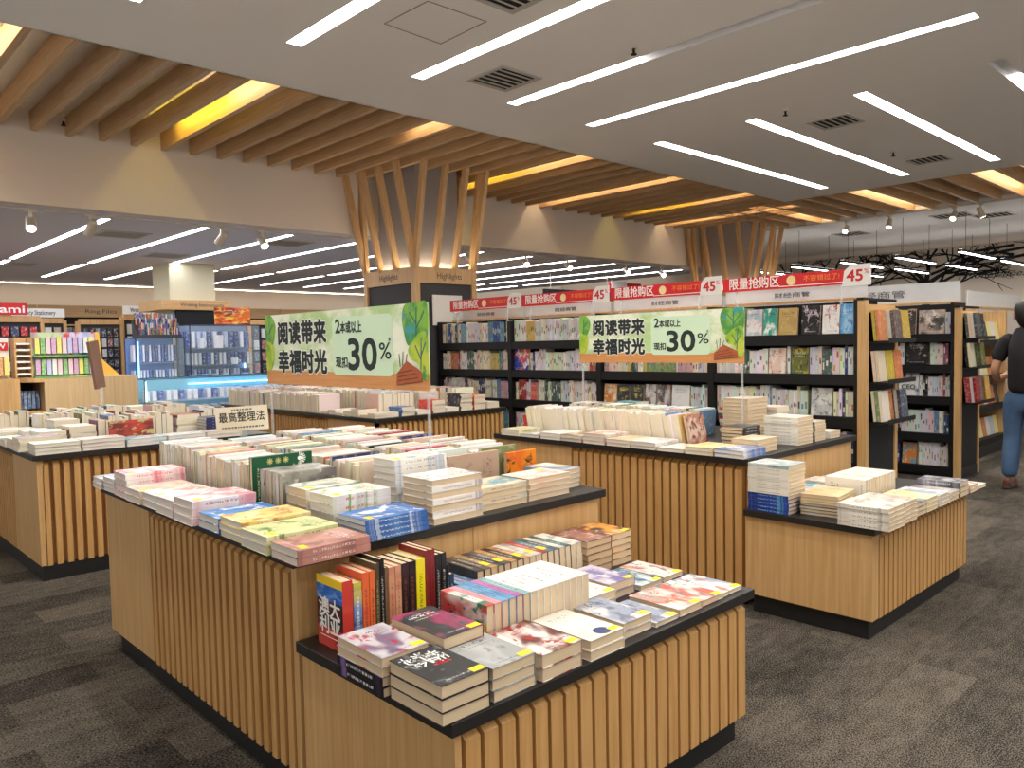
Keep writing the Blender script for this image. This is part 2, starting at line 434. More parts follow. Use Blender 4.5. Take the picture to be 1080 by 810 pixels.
# oak beams above, and the tubes that glow between some of them
BW, BZ0, BZ1 = .055, 3.6, 3.785
GAPS = {-2: 1, 4: 0, 10: 1, 17: 0, 23: 1, 29: 0, 34: 1}
for k in range(-7, 37):
    x = 1.918 + .3045*k
    if x > XE + .05 and k % 1: continue
    if k < 0: w = '%s before the one that crosses the picture edge' % ordinal(-k)
    o = MB().box(x, x+BW, YE+.001, YF, BZ0, BZ1).build('ceiling_beam', BEAMY, None, loc=(x, YF, BZ0))
    tag(o, 'oak ceiling beam running to the white fascia, %s of that run' % ordinal(k+8), 'beam', 'oak beams along the white fascia')
    if k in GAPS:
        w = GAPS[k]
        MBt = None
        e = {4: 8.2, 10: 6.7, 29: 8.2}.get(k, YF-.15); t = thing('cove_tube', ('warm white' if w else 'yellow') + ' tube light glowing behind the %s beam of the fascia run' % ordinal(k+8), 'light', (x-.125, YF-.2, BZ1), 'tubes glowing between the oak beams')
        m_ = YE + .45*(e-YE)
        MB().tube((x-.125, YE+.03, BZ1-.015), (x-.125, m_, BZ1-.015), .016, n=8).build('tube', COVEW, t)
        MB().tube((x-.125, m_+.05, BZ1-.015), (x-.125, e, BZ1-.015), .016, n=8).build('tube', COVEW if w else COVEY, t)
        MB().box(x-.145, x-.105, YE+.03, YF-.15, BZ1+.002, ZU).build('batten', TROUGH, t)
for k in range(-9, 13):
    y = 3.705 + .327*k
    if y > YE + 1.5: continue
    o = MB().box(XE+.001, 14.42, y, y+BW, BZ0, BZ1).build('ceiling_beam', BEAMX, None, loc=(14.42, y, BZ0))
    tag(o, 'oak ceiling beam over the far aisle, %s of that run from the pillar' % ordinal(13-k), 'beam', 'oak beams over the far aisle')
    if k in (-5, -1, 4, 9):
        t = thing('cove_tube', 'warm white tube light glowing behind the %s beam over the far aisle' % ordinal(13-k), 'light', (13, y-.12, BZ1), 'tubes glowing between the oak beams')
        MB().tube((XE+.03, y-.136, BZ1-.015), (14.3, y-.136, BZ1-.015), .016, n=8).build('tube', COVEW, t)
        MB().box(XE+.03, 14.3, y-.155, y-.115, BZ1+.002, ZU).build('batten', TROUGH, t)

# slatted pillars
def pillar(px, py, w, d, name, lab, sign):
    """front corner at (px, py); runs +w in x and +d in y"""
    t = thing('pillar', lab, 'pillar', (px+w/2, py+d/2, 0), 'slatted oak pillars')
    MB().box(px+.16, px+w-.16, py+.16, py+d-.16, 0, 3.8).build('column', GREYC, t)
    P = .075
    po = []
    for x in (px, px+w-P):
        for y in (py, py+d-P):
            MB().box(x, x+P, y, y+P, 0, 2.40).build('post', FINW, t)
    hb = MB()
    z0, z1 = 2.21, 2.40
    hb.box(px+P, px+w-P, py+.005, py+.05, z0, z1).box(px+P, px+w-P, py+d-.05, py+d-.005, z0, z1).box(px+.005, px+.05, py+P, py+d-P, z0, z1).box(px+w-.05, px+w-.005, py+P, py+d-P, z0, z1)
    hd = hb.build('header_board', FINW, t)
    MB().box(px+P, px+w-P, py+.03, py+.05, .1, z0).build('pin_board', DGREY, t)
    MB().box(px+.03, px+.05, py+P, py+d-P, .1, z0).build('pin_board', DGREY, t)
    MB().box(px+.02, px+w-.02, py+.02, py+d-.02, 0, .1).build('plinth', PLINTH, t)
    if sign:
        text('Highlights', .10, FACE_Y((px+w*.55, py+.004, 2.30)), GREYINK, hd, extrude=.0015)
        text('Highlights', .10, FACE_X((px+.004, py+d*.5, 2.30)), GREYINK, hd, extrude=.0015)
    F = .055; flare = .2
    def fin(a, b, up):
        MB().bar(a, b, F, .075, up=up).build('fin', FINW, t)
    for i in range(4):
        f = i/3
        x = px + .03 + (w-.06)*f; y = py + .03 + (d-.06)*f
        xt = px + .02 + (w-.0)*f; yt = py - .1 + (d+.0)*f
        fin((x, py+.03, 2.38), (xt+.02, py-flare+.02, 3.62), VY)
        fin((x, py+d-.03, 2.38), (xt+.02, py+d+flare*.4, 3.62), VY)
        fin((px+.03, y+.02, 2.38), (px-flare+.01, yt+.16, 3.62), VX)
        fin((px+w-.03, y+.02, 2.38), (px+w+flare*.5, yt+.12, 3.62), VX)
    u = MB().box(px+.09, px+w-.09, py+.085, py+.125, 2.36, 2.372).box(px+.085, px+.125, py+.13, py+d-.09, 2.36, 2.372)
    u.build('uplight', UPLIT, t)
    return t
p1 = pillar(5.58, 7.52, .97, 1.1, 'pillar', 'slatted oak pillar with grey pin boards and a blank white poster', True)
pillar(13.12, 7.5, 1.0, 1.1, 'pillar', 'far slatted oak pillar rising behind the red discount banner', False)
o = MB().box(5.84, 6.30, 7.52, 7.535, 1.70, 2.07).build('poster', WHITE, None, loc=(6.07, 7.53, 1.7))
tag(o, 'blank white poster on the pillar beside the bookcase', 'poster')

t = thing('cove_tube', 'long cream cove light where the far wall meets the low ceiling', 'light', (8, 18.2, ZL))
MB().box(0, 14, 18.05, 18.09, ZL-.02, ZL).build('batten', TROUGH, t)
MB().box(0, 14, 18.055, 18.085, ZL-.032, ZL-.0205).build('tube', glow('far cove', (255, 240, 214), 12), t)
# track spotlights
def spot(x, y, z, aim, lab, power=0):
    t = thing('track_spotlight', lab, 'spotlight', (x, y, z), 'track spotlights')
    MB().box(x-.06, x+.06, y-.02, y+.02, z-.03, z).build('adapter', METAL, t)
    MB().bar((x, y, z-.03), (x, y, z-.11), .02, .03).build('bracket', METAL, t)
    d = (Vector(aim)-Vector((x, y, z-.14))).normalized()
    c = Vector((x, y, z-.14))
    a, b = c - d*.07, c + d*.09
    MB().tube(a, b, .045, .05, n=16).tube(a - d*.02, a, .03, .045, n=16).build('head', METAL, t)
    MB().tube(b+d*.001, b+d*.003, .042, n=16).build('lens', SPOTL, t.children[-1])
    if power:
        l = bpy.data.lights.new('lamp', 'SPOT'); l.energy = power; l.spot_size = math.radians(62); l.spot_blend = .7; l.color = (1, .93, .82); l.shadow_soft_size = .05
        o = bpy.data.objects.new('lamp', l); COL.objects.link(o); o.parent = t
        p = b + d*.02
        o.matrix_parent_inverse = Matrix.Translation(-Vector(t.location)); o.location = p
        o.rotation_mode = 'QUATERNION'; o.rotation_quaternion = d.to_track_quat('-Z', 'Y')
names = ['track spotlight under the white fascia, %s along' % ordinal(i+1) for i in range(12)]
for i, (x, aim, pw) in enumerate(((1.95, (1.6, 7.2, .8), 120), (2.5, (2.0, 10.5, 1), 120), (3.9, (3.4, 11, 1), 120), (4.4, (4.4, 7.0, .8), 120), (7.0, (6, 6.5, 1.3), 0), (7.7, (7.5, 6, 1), 0), (8.9, (7, 6, 1), 0), (9.9, (9, 6, 1), 0), (11.5, (10, 6, 1), 0), (12.6, (11, 6, 1), 0))):
    spot(x, 9.0, ZL, aim, names[i], pw)
o = MB().box(1.2, 13.5, 8.985, 9.015, ZL-.012, ZL).build('spotlight_track', METAL, None, loc=(7, 9, ZL)); tag(o, 'long spotlight track fixed under the low far ceiling edge', 'track')
o = MB().box(14.56, 14.59, -3, 7, 3.608, 3.62).build('spotlight_track', METAL, None, loc=(14.57, 2, 3.62)); tag(o, 'long spotlight track on the ceiling before the tree mural', 'track')
for i, (y, aim) in enumerate(((6.27, (12, 6, 1)), (5.5, (12.5, 5.2, 0)), (4.45, (12, 4.5, 1)), (4.05, (15, 3.4, 1.5)))):
    spot(14.57, y, 3.61, aim, 'track spotlight before the tree mural, %s from the far pillar' % ordinal(i+1), 60)
# ------------------------------------------------------------------ display tables
def slats(mb, a, b, fix, z0, z1, axis, depth=.038, w=.0355, pitch=.060):
    n = int(round((b-a)/pitch)); p = (b-a)/n
    for i in range(n):
        c = a + p*(i+.5)
        if axis == 'x':   # slats along x, proud towards -y; top end cut at a slant
            x0, x1 = c-w/2, c+w/2; y0, y1 = fix, fix+depth
            vs = [(x0,y0,z0),(x1,y0,z0),(x1,y1,z0),(x0,y1,z0),(x0,y0,z1-.03),(x1,y0,z1-.03),(x1,y1,z1),(x0,y1,z1)]
        else:
            y0, y1 = c-w/2, c+w/2; x0, x1 = fix, fix+depth
            vs = [(x0,y0,z0),(x1,y0,z0),(x1,y1,z0),(x0,y1,z0),(x0,y0,z1-.03),(x1,y0,z1),(x1,y1,z1),(x0,y1,z1-.03)]
        mb.add(vs, [(3,2,1,0),(4,5,6,7),(0,1,5,4),(1,2,6,5),(2,3,7,6),(3,0,4,7)])

def display(lab, x0, x1, y0, y1, zt, left=None, front=None, ov=(.025, .03, .03, .0), seam=None, plinth=(.1, .03), sw=.0345):
    """left: (slat_from, slat_to) along y or None for a plain side; front: the same along x"""
    t = thing('display_table', lab, 'display table', ((x0+x1)/2, (y0+y1)/2, 0))
    tk = .034; zc = zt-tk; z0 = plinth[0]; d = .038
    cx = x0 + (d if left else 0); cy = y0 + (d if front else 0)
    MB().box(cx, x1, cy, y1, z0, zc).build('carcass', WOOD, t)
    MB().box(x0+plinth[1], x1-.03, y0+plinth[1], y1-.03, 0, z0).build('plinth', PLINTH, t)
    if left:
        a, b = left
        mb = MB(); slats(mb, a, b, x0, z0-.004, zc-.004, 'y', w=sw); mb.build('slat_panel', SLATW, t)
        MB().box(cx-.003, cx, a, b, z0, zc).build('slat_backing', SLATB, t)
        for p, q in ((y0, a-.008), (b+.008, y1)):
            if q-p > .02: MB().box(x0, cx-.0005, p, q, z0, zc).build('side_panel', WOOD, t)
    if front:
        a, b = front
        mb = MB(); slats(mb, a, b, y0, z0-.004, zc-.004, 'x', w=sw); mb.build('slat_panel', SLATW, t)
        MB().box(a, b, cy-.003, cy, z0, zc).build('slat_backing', SLATB, t)
        for p, q in ((x0, a-.008), (b+.008, x1)):
            if q-p > .02: MB().box(p, q, y0, cy-.0005, z0, zc).build('side_panel', WOOD, t)
    if seam:
        MB().box(seam-.0015, seam+.0015, y0-.0008, y0+.002, z0, zc).build('panel_joint', SLATB, t)
    MB().box(x0-ov[0], x1+ov[1], y0-ov[2], y1+ov[3], zc, zt).build('table_top', BLACK, t, bevel=.002)
    return t

display('tall slatted book table with black top and green discount banner', 1.147, 2.59, 2.20, 4.09, .81, left=(2.24, 3.50), seam=1.87, ov=(.022, .03, .022, .01))
display('low slatted book table of manga and novels, joined to a taller one', 1.147, 2.50, 1.435, 2.176, .552, front=(1.175, 2.50), ov=(.022, .03, .018, 0), sw=.047)
display('tall slatted book table before the business bookcases, with a green banner', 3.775, 5.10, 2.16, 4.15, .81, left=(2.18, 3.42), seam=4.45, ov=(.022, .03, .022, .01), sw=.044)
display('low slatted book table on the aisle, joined to the bookcase table', 3.72, 5.10, 1.475, 2.136, .552, front=(3.80, 5.10), ov=(.022, .06, .018, 0), sw=.044)
display('slatted book table by the toy counter, cut by the picture edge', 1.18, 2.72, 5.62, 7.9, .81, left=(6.30, 7.85), front=(1.20, 2.70), ov=(.022, .03, .022, .02), plinth=(.1, .006))
display('long slatted book table in front of the slatted pillar', 3.88, 5.42, 5.85, 9.1, .81, left=(6.70, 9.05), front=(3.92, 5.42), ov=(.022, .03, .022, .02))

# ------------------------------------------------------------------ green discount banners on clear stands
def smooth_blob(pts, n=6):
    """closed Catmull-Rom through pts"""
    out = []; N = len(pts)
    for i in range(N):
        p0, p1, p2, p3 = (Vector((*pts[(i+j-1) % N], 0)) for j in range(4))
        for s in range(n):
            t = s/n
            q = .5*((2*p1) + (p2-p0)*t + (2*p0-5*p1+4*p2-p3)*t*t + (3*p1-p0-3*p2+p3)*t**3)
            out.append((q.x, q.y))
    return out
def rrect(w, h, r, n=5):
    out = []
    for cx, cy, a0 in ((w/2-r, h/2-r, 0), (-w/2+r, h/2-r, 90), (-w/2+r, -h/2+r, 180), (w/2-r, -h/2+r, 270)):
        for i in range(n+1):
            a = math.radians(a0 + 90*i/n); out.append((cx+r*math.cos(a), cy+r*math.sin(a)))
    return out

BANG, k, b, _ = new_mat('banner print')
gz = k.n('ShaderNodeSeparateXYZ'); k.link(k.coord('Generated'), gz.inputs[0])
nz = k.noise(k.mapping(k.coord('Object'), (1, 3, 5)), 1.4, 4, .6)
c1 = k.mix(k.step(nz, .35, .65), lin(238, 240, 222), lin(176, 206, 140))
soil = k.math('LESS_THAN', k.math('ADD', gz.outputs[2], k.math('MULTIPLY', nz, .08)), .235)
soilc = k.mix(k.noise(k.mapping(k.coord('Object'), (1, 2, 40)), 2, 3), lin(222, 160, 96), lin(186, 118, 62))
k.link(k.mix(soil, c1, soilc), b.inputs['Base Color']); b.inputs['Roughness'].default_value = .45
def leaf(name, a, b2, c3):
    m, k, b, _ = new_mat(name); v = k.coord('Object')
    c = k.mix(k.step(k.noise(v, 9, 3, .6), .4, .6), lin(*a), lin(*b2)); c = k.mix(k.step(k.noise(k.mapping(v, (1, 1, 1), (4, 2, 7)), 12, 3, .6), .54, .66), c, lin(*c3))
    k.link(c, b.inputs['Base Color']); b.inputs['Roughness'].default_value = .5
    return m
LEAF1 = leaf('leaf green', (70, 140, 60), (130, 180, 60), (60, 150, 150))
LEAF2 = leaf('leaf lime', (140, 180, 50), (190, 200, 60), (70, 130, 60))
LEAFV = plain('leaf vein', (44, 110, 110), .5)
CRATE = plain('terracotta crate', (166, 84, 46), .6, vary=.3, scale=30)
PALEG = plain('pale green price card', (206, 230, 200), .45, vary=.02)

def banner(X, y0, y1, z0, z1, base, lab):
    """y0 < y1; seen from -x, so the text starts at y1"""
    t = thing('promotional_sign', lab, 'sign', (X, (y0+y1)/2, base), 'green discount banners')
    W, Hh = y1-y0, z1-z0
    MB().box(X-.003, X+.003, y0, y1, z0, z1).build('panel', BANG, t)
    st = MB()
    for y in (y0+.02, y1-.02):
        st = MB().box(X+.004, X+.011, y-.007, y+.007, base+.004, z1).box(X-.03, X+.035, y-.045, y+.045, base, base+.004)
        st.build('stand', ACRYL, t)
        MB().box(X-.02, X+.03, y-.03, y+.03, z0-.022, z0-.016).build('clip', ACRYL, t)
    F = lambda u, v, off=.004: FACE_X((X-off, y1-u*W, z0+v*Hh))
    pc = MB().prism(rrect(W*.345, Hh*.75, .03), F(.653, .53, .0036), .0006).build('price_card', PALEG, t)
    # foliage and crate printed at both ends
    def blob(pts, mat, off, nm): MB().prism(smooth_blob([((p[0])*W, (p[1])*Hh) for p in pts]), F(0, 0, off), .0015).build(nm, mat, t)
    blob([(.005,.97),(.05,.985),(.078,.85),(.07,.68),(.045,.55),(.004,.62)], LEAF1, .0042, 'printed_leaf')
    blob([(.004,.60),(.04,.60),(.065,.5),(.055,.3),(.03,.2),(.004,.22)], LEAF2, .0046, 'printed_leaf')
    blob([(.895,.99),(.95,.999),(.998,.99),(.998,.62),(.95,.56),(.905,.52),(.885,.68),(.878,.85)], LEAF1, .0042, 'printed_leaf')
    blob([(.925,.56),(.965,.66),(.998,.62),(.998,.16),(.972,.14),(.955,.3),(.92,.36),(.905,.46)], LEAF2, .0046, 'printed_leaf')
    MB().prism([(.842*W,.05*Hh),(.845*W,.19*Hh),(.895*W,.34*Hh),(.968*W,.22*Hh),(.97*W,.10*Hh)], F(0, 0, .005), .0015).build('printed_crate', CRATE, t)
    for q in range(4):
        M = F(0, 0, .0066); MB().bar(M @ Vector((.85*W, (.06+.045*q)*Hh, 0)), M @ Vector(((.962-.012*q)*W, (.105+.045*q)*Hh, 0)), .0035, .0006, up=VX).build('crate_line', plain('dark brick line', (92, 44, 26), .6) if q == 0 else bpy.data.materials['dark brick line'], t)
    for q in range(3):
        M = F(0, 0, .005); MB().bar(M @ Vector(((.862+.012*q)*W, .27*Hh, 0)), M @ Vector(((.858+.02*q)*W, (.42+.03*(q % 2))*Hh, 0)), .004, .0006, up=VX).build('printed_sprig', INK, t)
    v = None
    for a, b_ in (((.945,.62),(.95,.95)),((.95,.72),(.985,.9)),((.948,.76),(.915,.9)),((.965,.24),(.97,.6)),((.968,.4),(.99,.55)),((.967,.35),(.94,.52)),((.03,.6),(.035,.93)),((.034,.75),(.06,.86))):
        M = F(0, 0, .0064)
        MB().bar(M @ Vector((a[0]*W, a[1]*Hh, 0)), M @ Vector((b_[0]*W, b_[1]*Hh, 0)), .006, .001, up=VX).build('printed_vein', LEAFV, t)
    for row, (chars, vy) in enumerate((('阅读带来', .705), ('幸福时光', .305))):
        for off, bold, mat, nm in ((.0044, .0100, WHITEINK, 'lettering_outline'), (.0058, .0052, INK, 'lettering')):
            for i, ch in enumerate(chars):
                text(ch, Hh*.335, F(.137+.0875*i, vy, off), mat, t, name=nm, bold=bold, extrude=.0004)
    o = -.0012
    text('2', Hh*.25, F(.515, .775, .0052), INK, pc, bold=.002, extrude=.0004)
    text('本或以上', Hh*.155, F(.595, .755, .0052), INK, pc, bold=.0014, extrude=.0004, width=W*.125)
    text('现扣', Hh*.15, F(.535, .31, .0052), INK, pc, bold=.0014, extrude=.0004)
    text('30', Hh*.55, F(.655, .40, .0052), INK, pc, bold=.005, extrude=.0004, width=W*.16)
    text('%', Hh*.28, F(.785, .45, .0052), INK, pc, bold=.0005, extrude=.0004, width=W*.062)
    text('*', Hh*.12, F(.81, .57, .0052), INK, pc, extrude=.0004)
    return t
banner(1.97, 2.57, 4.02, 1.263, 1.632, .81, 'green discount banner on clear posts among the stacks of the near tall table')
banner(4.35, 2.50, 3.845, 1.306, 1.648, .81, 'green discount banner standing on the table before the business bookcases')

# small cream placard and the edge-on placard on the next table
t = thing('placard', 'cream placard with large black characters behind the upright books', 'sign', (1.80, 3.99, .81))
MP = frame(Vector((.80, -.60, .055)).normalized(), Vector((-.05, 0, 1)), Vector((-.6, -.8, 0)), (1.80, 3.99, 1.075))
ex = Vector((.80, -.60, .05)).normalized(); ez = Vector((-.60, -.80, 0)).normalized(); ey = ez.cross(ex).normalized(); ex = ey.cross(ez)
MP = frame(ex, ey, ez, (1.80, 3.99, 1.085))
MB().box(-.135, .135, -.065, .065, -.002, .002, M=MP).build('panel', plain('cream card', (236, 222, 196), .6, vary=.03), t)
MB().box(-.02, .02, -.275, .05, -.008, -.003, M=MP).build('stand', ACRYL, t)
text('最高整理法', .056, MP @ Matrix.Translation((0, .006, .0026)), INK, t, bold=.0008, extrude=.0004, width=.235)
ln = MB()
for y, w in ((.048, .10), (-.045, .21)): 
    x = -w/2
    while x < w/2:
        d = random.uniform(.006, .014); ln.box(x, x+d, y-.004, y+.004, .002, .0026, M=MP); x += d + .005
ln.build('small_print', GREYINK, t)

# ------------------------------------------------------------------ bookcases
def bookcase(X, y0, y1, lab, group, levels=(1.475, 1.165, .84, .50, .16), top=1.735, depth=.36, xb=None):
    t = thing('bookcase', lab, 'bookcase', (X+depth/2, (y0+y1)/2, 0), group)
    MB().box(X+depth-.02, X+depth, y0, y1, .02, top).build('back_panel', PANELB, t)
    for y in (y0, y1-.028): MB().box(X-.012, X+depth-.02, y, y+.028, 0, top).build('side_panel', SHELFB, t)
    for z in levels:
        MB().box(X+.012, X+depth-.02, y0+.028, y1-.028, z-.022, z).box(X-.008, X+.012, y0+.028, y1-.028, z-.078, z+.004).build('shelf', SHELFB, t)  # deep black lip also stands in for the shaded gap below the edge
    MB().box(X+.04, X+depth-.02, y0+.028, y1-.028, 0, .08).build('plinth', PLINTH, t)
    return t
BAYS = [(2.45, 3.71), (3.71, 4.97), (4.97, 6.24), (6.24, 7.50)]
where = ['beside the oak end frame', 'behind the second green banner', 'half hidden by the second green banner', 'against the slatted pillar']
for (a, b_), w in zip(BAYS, where):
    bookcase(5.9, a, b_, 'black bookcase bay ' + w + ', part of the front row', 'front row of black bookcases')
for i, (a, b_) in enumerate(((2.62, 3.87), (3.87, 5.12), (5.12, 6.37), (6.37, 7.62))):
    bookcase(8.6, a, b_, ('black bookcase bay between the two oak end frames with portrait biographies', 'black bookcase bay behind the front row, second from the aisle', 'black bookcase bay behind the front row, third from the aisle', 'black bookcase bay behind the front row, fourth from the aisle')[i], 'second row of black bookcases', levels=(1.465, 1.15, .825, .445, .11), top=1.78)

def end_unit(X, y, wid, racks, lab, group, top=1.725):
    """oak framed end of a bookcase row, three tilted racks on its aisle face"""
    t = thing('end_display', lab, 'display rack', (X+wid/2, y, 0), group)
    MB().box(X+.01, X+wid-.01, y, y+.03, .1, top-.03).build('panel', PANELB, t)
    MB().box(X-.012, X+.055, y-.012, y+.045, 0, top).build('post', WOOD, t)
    MB().box(X+wid-.055, X+wid, y-.012, y+.045, 0, top-.05).build('post', WOOD, t)
    MB().box(X+.055, X+wid-.055, y-.012, y+.03, top-.09, top-.03).build('rail', WOODX, t)
    MB().box(X-.02, X+wid, y+.0, y+.05, top, top+.02).build('cap', SHELFB, t)
    MB().box(X+.02, X+wid-.02, y-.01, y+.03, 0, .1).build('plinth', PLINTH, t)
    for z in racks:
        MB().box(X+.065, X+wid-.02, y-.15, y, z-.03, z-.018).box(X+.065, X+wid-.02, y-.155, y-.15, z-.03, z+.004).build('rack', SHELFB, t)
    return t
end_unit(5.89, 2.40, .62, (1.435, 1.13, .83), 'oak framed display rack ending the front bookcase row, novels on top tier', 'oak end racks')
end_unit(8.59, 2.565, .62, (1.435, 1.145, .79), 'oak framed display rack ending the second bookcase row, red books on lowest tier', 'oak end racks')
# third row: an end unit whose shelves face the aisle
t = thing('bookcase', 'oak edged bookcase end on dark plinth beside the walking person', 'bookcase', (11.0, 3.1, 0))
MB().box(10.30, 11.55, 3.28, 3.30, .02, 1.75).build('back_panel', PANELB, t)
for x in (10.30, 11.50): MB().box(x, x+.055, 2.90, 3.28, .12, 1.75).build('side_panel', WOOD, t)
for z in (.18, .58, .95, 1.38): MB().box(10.355, 11.50, 2.92, 3.28, z-.03, z).box(10.355, 11.50, 2.86, 2.92, z-.06, z+.01).build('shelf', SHELFB, t)
MB().box(10.26, 11.6, 2.84, 3.3, 0, .12).build('plinth', PLINTH, t)
for i, (y0, y1) in enumerate(((3.35, 4.6), (4.6, 5.85))):
    bookcase(10.9, y0, y1, 'black bookcase bay of the third row, %s from the aisle' % ordinal(i+1), 'third row of black bookcases')

# signs over the bookcases: red discount strips and frosted category boards
ys = [(2.315, 3.525), (3.54, 4.735), (4.75, 5.94), (5.955, 7.14)]
for i, (a, b_) in enumerate(ys):
    z0, z1 = 1.845 - .0*i, 1.955 + .006*i
    t = thing('discount_strip', ('red discount strip above the oak end frame, complete to its white tab', 'red discount strip above the second green banner', 'red discount strip just beyond the second green banner', 'red discount strip in front of the pillar poster')[i], 'sign', (5.80, (a+b_)/2, 1.74), 'red discount strips over the bookcases')
    lx = .0
    MB().box(5.798, 5.802, a+.17, b_, z0, z1).build('panel', REDS, t)
    tb = MB().prism([(-.11, -.07), (.10, -.07), (.10, .085), (-.05, .085), (-.095, .04)], FACE_X((5.803, a+.10, (z0+z1)/2)), .006).build('tab', WHITE, t)
    for y in (a+.22, b_-.12): MB().box(5.803, 5.812, y-.01, y+.01, 1.70, z0+.04).bar((5.806, y, 1.705), (5.883, y, 1.705), .012, .004).build('stand', ACRYL, t)
    zc = (z0+z1)/2
    L = b_ - a
    text('限量抢购区', .10, FACE_X((5.7975, b_-.055-.225, zc)), WHITEINK, t, bold=.0012, extrude=.0006, width=.44)
    MB().prism(rrect(.076, .076, .0379, 6), FACE_X((5.7975, b_-.60, zc+.004)), .001).build('badge', plain('cream badge', (246, 220, 160), .5), t)
    text('不容错过了!', .048, FACE_X((5.7975, b_-.84, zc+.008)), ORANGEINK, t, bold=.0004, extrude=.0006, width=.28)
    MB().box(5.7965, 5.798, a+.19, b_-.5, z0+.014, z0+.02).build('underline', WHITEINK, t)
    text('45', .115, FACE_X((5.796, a+.115, zc+.0)), REDINK, tb, bold=.003, extrude=.0006, width=.115)
    text('%', .05, FACE_X((5.796, a+.032, zc+.03)), REDINK, tb, extrude=.0006)
def category_board(X, a, b_, z0, z1, txt, lab, group, ty=.5, stand=1.7365):
    t = thing('category_board', lab, 'sign', (X, (a+b_)/2, z0), group)
    pn = MB().box(X-.003, X+.003, a, b_, z0, z1).build('panel', FROST, t)
    MB().box(X-.012, X+.012, a, b_, z0-.022, z0).build('rail', WOODX, t)
    for y in (a+.03, b_-.03): MB().box(X-.006, X+.006, y-.008, y+.008, stand, z0-.02).build('stand', METAL, t)
    if txt: text(txt, (z1-z0)*.42, FACE_X((X-.0035, b_+(a-b_)*ty, z0+(z1-z0)*.45)), GREYINK, pn, bold=.0008, extrude=.0006, width=(z1-z0)*2.9)
for (a, b_), w in zip(BAYS, where):
    category_board(6.12, a+.02, b_-.02, 1.76, 1.865, '财经商管', 'frosted category board over the bookcase bay ' + w, 'frosted boards over the front bookcases')
category_board(8.72, 2.60, 3.86, 1.80, 2.0, '财经商管', 'large frosted category board over the bay between the oak end frames', 'frosted boards over the second row', .35, 1.7815)
for i, (a, b_) in enumerate(((3.88, 5.12), (5.13, 6.37), (6.38, 7.62))):
    category_board(8.72, a, b_, 1.80, 2.0, '财经商管' if i == 0 else '', 'frosted category board over the second row, %s from the aisle' % ordinal(i+2), 'frosted boards over the second row', .5, 1.7815)
t = thing('category_board', 'white category board over the third row beyond the second end rack', 'sign', (11.0, 3.0, 1.8)); MB().box(10.3, 12.6, 2.995, 3.005, 1.80, 1.98).build('panel', FROST, t); MB().box(10.3, 12.6, 2.99, 3.01, 1.77, 1.80).build('rail', WOODX, t); MB().box(10.4, 10.42, 2.99, 3.01, 1.75, 1.77).box(11.48, 11.5, 2.99, 3.01, 1.75, 1.77).build('stand', METAL, t)
# ------------------------------------------------------------------ books
BOOKMESH = {}
def book_meshes(w, l, t, spine):
    """cover wraps front, back and spine; the page block is its part. spine -1: at -x, +1: at +x"""
    key = (round(w, 3), round(l, 3), round(t, 4), spine)
    if key in BOOKMESH: return BOOKMESH[key]
    c = .0013 if t > .012 else .0007
    x0, x1 = -w/2, w/2
    cv = MB()
    # one closed outline in x-z (a C), extruded along y
    if spine < 0: pr = [(x0+.001, 0), (x1, 0), (x1, c), (x0+c*1.6, c), (x0+c*1.6, t-c), (x1, t-c), (x1, t), (x0+.001, t), (x0, t-.001), (x0, .001)]
    else: pr = [(x1-.001, 0), (x1, .001), (x1, t-.001), (x1-.001, t), (x0, t), (x0, t-c), (x1-c*1.6, t-c), (x1-c*1.6, c), (x0, c), (x0, 0)]
    n = len(pr)
    vs = [(p[0], -l/2, p[1]) for p in pr] + [(p[0], l/2, p[1]) for p in pr]
    fs = [(i, (i+1) % n, n+(i+1) % n, n+i) for i in range(n)]
    def cap(o):
        if spine < 0: q = [(9,0,1,2,3),(9,3,4,8),(8,4,5,6,7)]
        else: q = [(0,1,7,8,9),(1,2,6,7),(2,3,4,5,6)]
        return [tuple(o+i for i in f) for f in q]
    fs = [f[::-1] for f in fs] + cap(0) + [f[::-1] for f in cap(n)]
    cv.add(vs, fs)
    me = cv.mesh('cover'); me.materials.append(None)
    bm = bmesh.new(); bm.from_mesh(me); bmesh.ops.recalc_face_normals(bm, faces=bm.faces); bm.to_mesh(me); bm.free()
    e = .0025
    pg = MB()
    if spine < 0: pg.box(x0+c*1.6, x1-e, -l/2+e, l/2-e, c, t-c)
    else: pg.box(x0+e, x1-c*1.6, -l/2+e, l/2-e, c, t-c)
    pm = pg.mesh('pages'); pm.materials.append(None)
    BOOKMESH[key] = (me, pm); return me, pm
STM = {}
def sticker_mesh():
    if 's' not in STM:
        m = MB().box(-.02, .02, -.012, .012, 0, .0004).mesh('price_sticker'); m.materials.append(STICK); STM['s'] = m
    return STM['s']

NB = [0]
def book(M, w, l, t, mat, label, group=None, spine=-1, pages=0, sticker=None, name='book'):
    me, pm = book_meshes(w, l, t, spine)
    o = bpy.data.objects.new(name, me); COL.objects.link(o)
    o.material_slots[0].link = 'OBJECT'; o.material_slots[0].material = mat
    o.matrix_basis = M
    tag(o, label, 'book', group)
    p = bpy.data.objects.new('pages', pm); COL.objects.link(p); p.parent = o
    p.material_slots[0].link = 'OBJECT'; p.material_slots[0].material = PAGES[pages]
    if sticker:
        s = bpy.data.objects.new('price_sticker', sticker_mesh()); COL.objects.link(s); s.parent = o
        s.matrix_basis = Matrix.Translation((sticker[0], sticker[1], t)) @ Matrix.Rotation(random.uniform(-.15, .15), 4, 'Z')
        s['label'] = 'yellow price sticker'
    NB[0] += 1
    return o

def flat(x, y, z, rz=0):
    return Matrix.Translation((x, y, z)) @ Matrix.Rotation(math.radians(rz), 4, 'Z')

